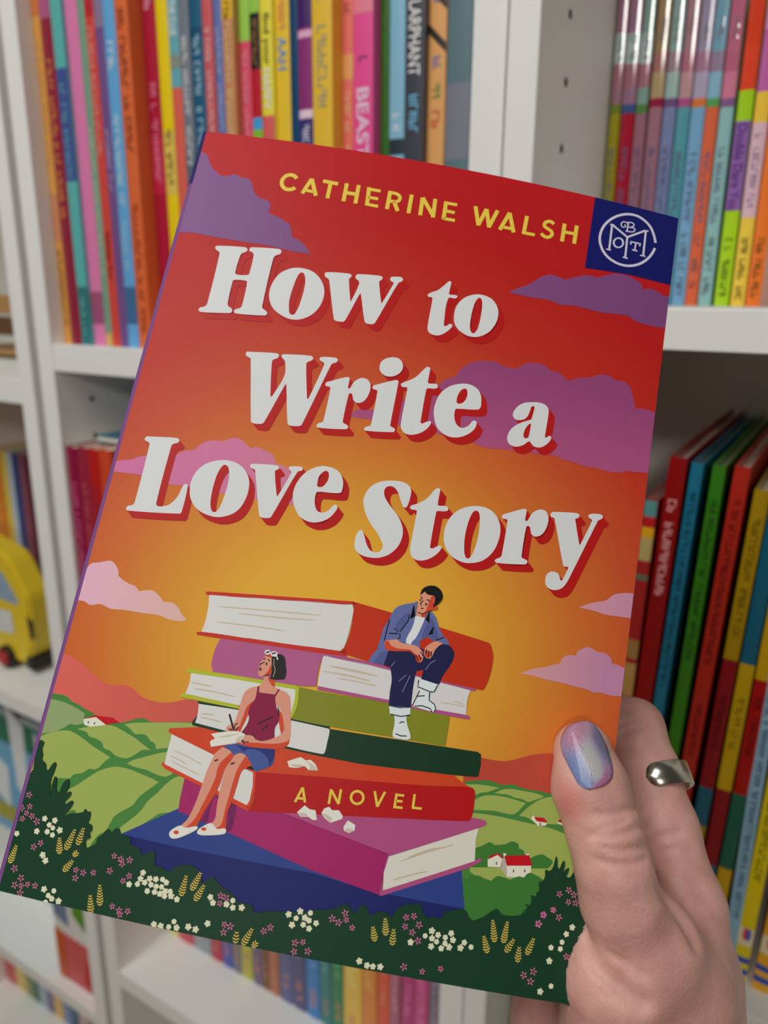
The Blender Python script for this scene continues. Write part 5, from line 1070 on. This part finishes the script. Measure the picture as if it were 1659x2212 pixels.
GROOVES = [
 (1.1, 1.8, [[68.6, 63.0, 220.8], [70.8, 61.8, 220.0], [73.1, 60.8, 219.8], [75.8, 59.5, 220.5]]),
 (0.6, 0.75, [[48.5, 68.3, 173.6], [50.8, 68.5, 173.4], [53.2, 68.1, 173.9], [56.7, 68.0, 176.2], [69.9, 81.4, 211.6]]),
 (0.6, 0.75, [[46.5, 72.8, 173.3], [49.6, 72.7, 172.0], [53.5, 72.0, 172.2], [58.4, 71.8, 175.5], [70.3, 84.6, 208.4]]),
 (0.55, 0.6, [[48.3, 71.5, 172.8], [51.3, 70.2, 172.6], [54.8, 69.6, 173.8]]),
 (0.55, 0.6, [[48.8, 74.9, 171.9], [52.5, 75.4, 171.4], [56.7, 75.6, 172.7], [60.6, 76.5, 177.3]]),
 (0.55, 0.6, [[47.5, 77.9, 172.6], [50.9, 78.4, 171.2], [54.7, 78.5, 171.1], [59.4, 78.4, 173.8]]),
 (1.3, 1.6, [[46.9, 96.6, 182.1], [46.9, 100.1, 179.6], [47.7, 102.4, 176.0], [50.5, 104.8, 172.4], [53.7, 107.1, 170.6], [57.3, 109.0, 170.0]]),
 (1.6, 2.2, [[63.7, 86.2, 176.3], [66.9, 91.0, 179.6], [68.6, 93.3, 178.8], [70.2, 95.7, 178.0], [71.8, 98.7, 177.1]]),
 (0.8, 0.9, [[71.0, 88.6, 206.5], [73.1, 87.0, 204.8], [76.0, 85.5, 204.1], [78.2, 85.0, 204.0]]),
 (0.6, 0.5, [[51.0, 99.7, 174.0], [54.2, 100.8, 172.1], [57.6, 103.1, 170.8]]),
 (0.6, 0.4, [[48.3, 107.3, 172.7], [52.2, 109.0, 170.6], [56.1, 111.2, 169.9]]),
 (0.7, 0.4, [[81.8, 96.7, 199.6], [79.2, 94.9, 200.6]]),
 (0.55, 0.6, [[72.8, 90.0, 204.6], [76.5, 88.9, 203.1]]),
]
NAIL = [48.57, 50.15, 184.06, 48.57, 50.15, 184.06, 48.57, 50.15, 184.06, 48.57, 50.15, 184.06, 48.57, 50.15, 184.06, 48.57, 50.15, 184.06, 48.57, 50.15, 184.06, 48.57, 50.15, 184.06, 48.57, 50.15, 184.06, 48.57, 50.15, 184.06, 48.57, 50.15, 184.06, 46.93, 50.35, 183.92, 47.23, 50.36, 183.87, 47.53, 50.37, 183.83, 47.83, 50.39, 183.8, 48.14, 50.4, 183.79, 48.45, 50.43, 183.78, 48.77, 50.45, 183.79, 49.09, 50.48, 183.82, 49.41, 50.51, 183.85, 49.73, 50.54, 183.9, 50.06, 50.58, 183.96, 45.42, 50.81, 183.96, 45.93, 50.84, 183.71, 46.44, 50.89, 183.51, 46.97, 50.94, 183.34, 47.5, 51.0, 183.22, 48.04, 51.07, 183.13, 48.6, 51.16, 183.08, 49.16, 51.25, 183.07, 49.74, 51.36, 183.1, 50.32, 51.47, 183.17, 50.92, 51.6, 183.28, 44.06, 51.7, 183.99, 44.73, 51.71, 183.5, 45.42, 51.74, 183.09, 46.12, 51.79, 182.75, 46.84, 51.86, 182.49, 47.57, 51.95, 182.31, 48.33, 52.06, 182.2, 49.1, 52.19, 182.16, 49.89, 52.35, 182.2, 50.7, 52.53, 182.31, 51.54, 52.73, 182.5, 43.13, 52.95, 183.75, 43.91, 52.9, 183.05, 44.71, 52.88, 182.46, 45.53, 52.9, 181.98, 46.38, 52.94, 181.61, 47.25, 53.02, 181.35, 48.15, 53.13, 181.2, 49.07, 53.27, 181.16, 50.03, 53.44, 181.22, 51.02, 53.65, 181.4, 52.04, 53.89, 181.69, 42.44, 54.32, 183.43, 43.3, 54.21, 182.53, 44.18, 54.14, 181.78, 45.09, 54.11, 181.17, 46.03, 54.12, 180.7, 47.01, 54.18, 180.37, 48.01, 54.27, 180.18, 49.05, 54.41, 180.13, 50.13, 54.59, 180.23, 51.26, 54.81, 180.47, 52.42, 55.08, 180.85, 42.1, 55.74, 182.82, 43.0, 55.57, 181.81, 43.92, 55.46, 180.95, 44.88, 55.39, 180.26, 45.87, 55.36, 179.73, 46.9, 55.39, 179.36, 47.96, 55.47, 179.15, 49.07, 55.6, 179.11, 50.22, 55.78, 179.23, 51.42, 56.01, 179.51, 52.67, 56.29, 179.96, 42.25, 56.96, 181.77, 43.15, 56.78, 180.76, 44.08, 56.66, 179.91, 45.03, 56.58, 179.23, 46.02, 56.56, 178.71, 47.05, 56.58, 178.36, 48.12, 56.66, 178.17, 49.23, 56.79, 178.15, 50.39, 56.97, 178.29, 51.59, 57.21, 178.59, 52.85, 57.5, 179.06, 42.56, 58.08, 180.62, 43.44, 57.92, 179.66, 44.35, 57.8, 178.86, 45.29, 57.74, 178.22, 46.26, 57.72, 177.74, 47.26, 57.76, 177.41, 48.31, 57.84, 177.24, 49.4, 57.98, 177.24, 50.53, 58.17, 177.38, 51.71, 58.42, 177.69, 52.95, 58.71, 178.15, 42.94, 59.15, 179.47, 43.78, 59.01, 178.59, 44.66, 58.92, 177.85, 45.55, 58.88, 177.26, 46.48, 58.88, 176.82, 47.45, 58.93, 176.52, 48.45, 59.03, 176.36, 49.49, 59.18, 176.35, 50.57, 59.37, 176.48, 51.69, 59.62, 176.76, 52.86, 59.91, 177.18, 43.39, 60.16, 178.32, 44.16, 60.07, 177.56, 44.96, 60.02, 176.92, 45.78, 60.0, 176.4, 46.62, 60.03, 175.99, 47.49, 60.09, 175.7, 48.39, 60.2, 175.54, 49.33, 60.35, 175.49, 50.29, 60.54, 175.56, 51.3, 60.76, 175.75, 52.33, 61.04, 176.06, 43.84, 61.19, 177.25, 44.47, 61.12, 176.67, 45.12, 61.09, 176.16, 45.78, 61.07, 175.73, 46.46, 61.09, 175.38, 47.16, 61.13, 175.11, 47.87, 61.2, 174.92, 48.61, 61.29, 174.81, 49.37, 61.42, 174.77, 50.15, 61.57, 174.82, 50.96, 61.75, 174.94, 44.33, 62.18, 176.22, 44.8, 62.11, 175.84, 45.28, 62.05, 175.5, 45.76, 62.01, 175.2, 46.26, 61.98, 174.94, 46.76, 61.97, 174.73, 47.27, 61.97, 174.56, 47.8, 61.99, 174.44, 48.34, 62.02, 174.35, 48.89, 62.07, 174.31, 49.45, 62.14, 174.32, 45.22, 62.8, 175.14, 45.48, 62.75, 174.98, 45.74, 62.69, 174.84, 46.0, 62.64, 174.71, 46.27, 62.6, 174.59, 46.54, 62.56, 174.48, 46.81, 62.53, 174.39, 47.08, 62.5, 174.31, 47.36, 62.47, 174.24, 47.64, 62.45, 174.19, 47.93, 62.44, 174.15, 46.51, 62.86, 174.33, 46.51, 62.86, 174.33, 46.51, 62.86, 174.33, 46.51, 62.86, 174.33, 46.51, 62.86, 174.33, 46.51, 62.86, 174.33, 46.51, 62.86, 174.33, 46.51, 62.86, 174.33, 46.51, 62.86, 174.33, 46.51, 62.86, 174.33, 46.51, 62.86, 174.33]
def seg_sdf(P, a, b, ra, rb):
    a = np.asarray(a, float); b = np.asarray(b, float)
    d = b - a
    h = np.clip(((P - a) @ d) / (d @ d), 0, 1)
    q = P - a - h[..., None] * d
    return np.sqrt((q * q).sum(-1)) - (ra + (rb - ra) * h)
def smin(x, y, k):
    h = np.clip(.5 + .5 * (y - x) / k, 0, 1)
    return y + (x - y) * h - k * h * (1 - h)
def smax(x, y, k):
    return -smin(-x, -y, k)
def book_sdf(P):
    q = P - BT
    u = q @ BU; v = q @ BV; n = q @ BN
    s = np.clip(u / BW, 0, 1)
    lo = -BULGE * 4 * s * (1 - s) - .25
    du = np.abs(u - BW / 2) - (BW / 2 + .5); dv = np.abs(v - BH / 2) - (BH / 2 + .4)
    dn = np.maximum(lo - n, n - BTH)
    return np.maximum(np.maximum(du, dv), dn)
def hand_sdf(P, grooves=True):
    tot = None
    for gi, (k, ks, prims) in enumerate(HAND):
        g = None
        for pr in prims:
            d = seg_sdf(P, pr[0:3], pr[3:6], pr[6], pr[7])
            g = d if g is None else smin(g, d, k)
        tot = g if tot is None else smin(tot, g, ks)
    if grooves:
        add = np.zeros(tot.shape)
        for r, dep, line in GROOVES:
            for i in range(len(line) - 1):
                a = np.array(line[i], float); b = np.array(line[i + 1], float)
                m = ((P > np.minimum(a, b) - 4 * r) & (P < np.maximum(a, b) + 4 * r)).all(-1)
                if m.any():
                    d = seg_sdf(P[m], a, b, 0, 0)
                    add[m] = np.maximum(add[m], dep * np.exp(-d * d / (2 * r * r)))
        tot = tot + add
    return np.maximum(tot, -book_sdf(P))

def surface_nets(F, o, h):
    nx, ny, nz = F.shape; S = F < 0
    corners = [(i, j, k) for i in (0, 1) for j in (0, 1) for k in (0, 1)]
    sl = lambda a, c: a[c[0]:nx - 1 + c[0], c[1]:ny - 1 + c[1], c[2]:nz - 1 + c[2]]
    cnt = sum(sl(S, c).astype(np.int8) for c in corners); act = (cnt > 0) & (cnt < 8)
    idx = -np.ones(act.shape, int); cells = np.argwhere(act); idx[act] = np.arange(len(cells))
    acc = np.zeros((len(cells), 3)); num = np.zeros(len(cells))
    for a in corners:
        for ax in range(3):
            if a[ax]: continue
            b = list(a); b[ax] = 1
            fa = F[cells[:, 0] + a[0], cells[:, 1] + a[1], cells[:, 2] + a[2]]; fb = F[cells[:, 0] + b[0], cells[:, 1] + b[1], cells[:, 2] + b[2]]
            m = (fa < 0) != (fb < 0); t_ = np.where(m, fa / np.where(m, fa - fb, 1), 0)
            p = np.array(a, float) + t_[:, None] * (np.array(b) - np.array(a)); acc[m] += p[m]; num[m] += 1
    V = (cells + acc / num[:, None]) * h + o; Fc = []
    for ax in range(3):
        e1, e2 = [x for x in range(3) if x != ax]
        s0 = [slice(0, None)] * 3; s1 = [slice(0, None)] * 3; s0[ax] = slice(0, -1); s1[ax] = slice(1, None)
        A, B_ = S[tuple(s0)], S[tuple(s1)]
        E = np.argwhere(A != B_)
        ok = (E[:, e1] > 0) & (E[:, e2] > 0) & (E[:, e1] < F.shape[e1] - 1) & (E[:, e2] < F.shape[e2] - 1); E = E[ok]
        d1 = np.zeros(3, int); d1[e1] = 1; d2 = np.zeros(3, int); d2[e2] = 1
        q = [idx[tuple((E - x).T)] for x in (d1 + d2, d2, 0 * d1, d1)]
        q = np.stack(q, 1); inside = A[tuple(E.T)]; flip = inside if ax != 1 else ~inside
        q[~flip] = q[~flip][:, ::-1]; Fc.append(q)
    return V, np.concatenate(Fc)
allp = np.array([p for _, _, g in HAND for p in g])
lo = np.minimum(allp[:, 0:3] - allp[:, 6:7], allp[:, 3:6] - allp[:, 7:8]).min(0) - 3; hi = np.maximum(allp[:, 0:3] + allp[:, 6:7], allp[:, 3:6] + allp[:, 7:8]).max(0) + 3
HS = 0.65
dims = np.ceil((hi - lo) / HS).astype(int)
gx, gy, gz = [lo[i] + HS * np.arange(dims[i]) for i in range(3)]
G = np.empty(tuple(dims), np.float64)
for i0 in range(0, dims[0], 12):
    Pg = np.stack(np.meshgrid(gx[i0:i0 + 12], gy, gz, indexing='ij'), -1); G[i0:i0 + 12] = hand_sdf(Pg)
HV, HF = surface_nets(G, lo, HS)
# one relaxation pass
nb = np.zeros_like(HV); ct = np.zeros(len(HV))
for a, b in ((0, 1), (1, 2), (2, 3), (3, 0)):
    np.add.at(nb, HF[:, a], HV[HF[:, b]]); np.add.at(nb, HF[:, b], HV[HF[:, a]]); np.add.at(ct, HF[:, a], 1); np.add.at(ct, HF[:, b], 1)
HV = HV * .55 + .45 * nb / np.maximum(ct, 1)[:, None]
def skinmat():
    m = bpy.data.materials.new('mat_skin'); m.use_nodes = True; nt = m.node_tree; b = nt.nodes['Principled BSDF']
    tc = nt.nodes.new('ShaderNodeTexCoord'); n1 = nt.nodes.new('ShaderNodeTexNoise'); n1.inputs['Scale'].default_value = 110; n1.inputs['Detail'].default_value = 3
    rp = nt.nodes.new('ShaderNodeValToRGB'); rp.color_ramp.elements[0].position = .33; rp.color_ramp.elements[1].position = .68
    rp.color_ramp.elements[0].color = alb((186, 136, 126)); rp.color_ramp.elements[1].color = alb((204, 156, 145))
    n2 = nt.nodes.new('ShaderNodeTexNoise'); n2.inputs['Scale'].default_value = 1000; n2.inputs['Detail'].default_value = 3
    bp = nt.nodes.new('ShaderNodeBump'); bp.inputs['Strength'].default_value = .36; bp.inputs['Distance'].default_value = .0004
    # a reddish patch on the side of the thumb tip
    geo = nt.nodes.new('ShaderNodeVectorMath'); geo.operation = 'DISTANCE'; geo.inputs[1].default_value = tuple(c2w(np.array([41.99112, 67.29278, 177.7])) - ho)
    mr = nt.nodes.new('ShaderNodeMapRange'); mr.inputs['From Min'].default_value = .001; mr.inputs['From Max'].default_value = .0062; mr.inputs['To Min'].default_value = .55; mr.inputs['To Max'].default_value = 0
    mx = nt.nodes.new('ShaderNodeMix'); mx.data_type = 'RGBA'; mx.inputs['B'].default_value = alb((196, 96, 92))
    L = nt.links.new
    L(tc.outputs['Object'], n1.inputs['Vector']); L(tc.outputs['Object'], n2.inputs['Vector']); L(n1.outputs['Fac'], rp.inputs['Fac'])
    L(tc.outputs['Object'], geo.inputs[0]); L(geo.outputs['Value'], mr.inputs['Value']); L(mr.outputs[0], mx.inputs['Factor']); L(rp.outputs['Color'], mx.inputs['A']); L(mx.outputs['Result'], b.inputs['Base Color'])
    L(n2.outputs['Fac'], bp.inputs['Height']); L(bp.outputs['Normal'], b.inputs['Normal'])
    b.inputs['Roughness'].default_value = .46; b.inputs['Specular IOR Level'].default_value = .4
    b.inputs['Subsurface Weight'].default_value = .25; b.inputs['Subsurface Radius'].default_value = (.004, .0015, .0008); b.inputs['Subsurface Scale'].default_value = 1.0
    return m
ho = c2w(HV.mean(0))
hand = mesh('person', c2w(HV) - ho, HF, skinmat(), None, smooth=True); hand.location = tuple(ho)
tag(hand, 'right hand gripping the novel, thumb on the front cover, fingers behind it', 'person')
me = hand.data; bm = bmesh.new(); bm.from_mesh(me); bmesh.ops.recalc_face_normals(bm, faces=bm.faces); bm.to_mesh(me); bm.free()
me.polygons.foreach_set('use_smooth', [True] * len(me.polygons))
# thumb nail with marbled pastel polish
def nailmat():
    m = bpy.data.materials.new('mat_nail_polish'); m.use_nodes = True; nt = m.node_tree; b = nt.nodes['Principled BSDF']; L = nt.links.new
    uv = nt.nodes.new('ShaderNodeUVMap')
    prev = None
    def blob(cx, cy, r0, r1, c, prev):
        dn = nt.nodes.new('ShaderNodeVectorMath'); dn.operation = 'DISTANCE'; dn.inputs[1].default_value = (cx, cy, 0); L(uv.outputs[0], dn.inputs[0])
        mr = nt.nodes.new('ShaderNodeMapRange'); mr.interpolation_type = 'SMOOTHSTEP'; mr.inputs['From Min'].default_value = r0; mr.inputs['From Max'].default_value = r1; mr.inputs['To Min'].default_value = 1; mr.inputs['To Max'].default_value = 0; L(dn.outputs['Value'], mr.inputs['Value'])
        mx = nt.nodes.new('ShaderNodeMix'); mx.data_type = 'RGBA'; L(mr.outputs[0], mx.inputs['Factor']); mx.inputs['B'].default_value = alb(c)
        if prev is None: mx.inputs['A'].default_value = alb((140, 128, 164))
        else: L(prev, mx.inputs['A'])
        return mx.outputs['Result']
    for a in [(.25, .22, .12, .42, (160, 109, 133)), (.6, .08, .1, .4, (154, 118, 136)), (.95, .3, .1, .38, (93, 90, 117)), (.22, .72, .08, .4, (100, 115, 160)), (.4, .92, .12, .36, (75, 90, 140)), (.9, .82, .1, .34, (151, 93, 126)), (.58, .5, .06, .3, (154, 151, 151)), (.62, .64, .04, .24, (160, 158, 156))]:
        prev = blob(*a, prev)
    L(prev, b.inputs['Base Color'])
    n = nt.nodes.new('ShaderNodeTexVoronoi'); n.inputs['Scale'].default_value = 26; L(uv.outputs[0], n.inputs['Vector'])
    bp = nt.nodes.new('ShaderNodeBump'); bp.inputs['Strength'].default_value = .3; bp.inputs['Distance'].default_value = .0003; L(n.outputs['Distance'], bp.inputs['Height']); L(bp.outputs['Normal'], b.inputs['Normal'])
    b.inputs['Roughness'].default_value = .34; b.inputs['Specular IOR Level'].default_value = .4; b.inputs['Coat Weight'].default_value = .45; b.inputs['Coat Roughness'].default_value = .05
    return m
NG = np.array(NAIL).reshape(15, 11, 3); NW = c2w(NG) - ho
fwdw = R_CW[2]
V = [tuple(NW[i, j]) for i in range(15) for j in range(11)] + [tuple(NW[i, j] + fwdw * .0012) for i in range(15) for j in range(11)]
F = []; N0 = 165
for i in range(14):
    for j in range(10):
        a = i * 11 + j; F.append((a, a + 1, a + 12, a + 11)); F.append((N0 + a, N0 + a + 11, N0 + a + 12, N0 + a + 1))
ring_ = [j for j in range(11)] + [i * 11 + 10 for i in range(1, 15)] + [14 * 11 + j for j in range(9, -1, -1)] + [i * 11 for i in range(13, 0, -1)]
for a, b in zip(ring_, ring_[1:] + ring_[:1]): F.append((a, N0 + a, N0 + b, b))
nail = mesh('thumb_nail', V, F, nailmat(), hand, smooth=True); nail['label'] = 'glossy nail painted in marbled pink, grey and blue'
uvl = nail.data.uv_layers.new(name='UVMap')
for l in nail.data.loops:
    k = l.vertex_index % 165; uvl.data[l.index].uv = ((k % 11) / 10, (k // 11) / 14)
bm = bmesh.new(); bm.from_mesh(nail.data); bmesh.ops.remove_doubles(bm, verts=bm.verts, dist=2e-5); bmesh.ops.recalc_face_normals(bm, faces=bm.faces); bm.to_mesh(nail.data); bm.free()
# open silver ring on the index finger
RC, RA, R1, R2 = np.array([78.06537, 76.63392, 219.85295]), np.array([0.13426, 0.84269, -0.52139]), np.array([-0.34403, -0.45379, -0.82202]), np.array([0.92931, -0.28974, -0.22899])
RR, RWD = 9.3, 3.2
n = 72; ph0, ph1 = math.radians(-16), math.radians(312)
V = []; F = []; cr_ = [(-1, 0.), (-.93, .22), (0, .28), (.93, .22), (1, 0.), (.93, -.3), (0, -.4), (-.93, -.3)]
for i in range(n + 1):
    s = i / n; ph = ph0 + (ph1 - ph0) * s; end = min(s, 1 - s) * (ph1 - ph0) * RR
    hw_ = RWD * (math.sqrt(max(0, 1 - (1 - min(1, end / RWD)) ** 2)) if end < RWD else 1); hw_ = max(hw_, .05)
    for a, b in cr_:
        p = RC + RA * a * hw_ + (R1 * math.cos(ph) + R2 * math.sin(ph)) * (RR + b)
        V.append(p)
k = len(cr_)
for i in range(n):
    for j in range(k): F.append((i * k + j, i * k + (j + 1) % k, (i + 1) * k + (j + 1) % k, (i + 1) * k + j))
F.append(tuple(range(k))); F.append(tuple(range(n * k, n * k + k)))
VW = c2w(np.array(V)); ro = VW.mean(0)
silver = mat((200, 196, 184), .22, .5, metal=1, k=1.0)
ring = mesh('ring', VW - ro, F, silver, None, smooth=True); ring.location = tuple(ro)
bm = bmesh.new(); bm.from_mesh(ring.data); bmesh.ops.recalc_face_normals(bm, faces=bm.faces); bm.to_mesh(ring.data); bm.free()
tag(ring, 'open silver ring with rounded ends on the index finger', 'ring')
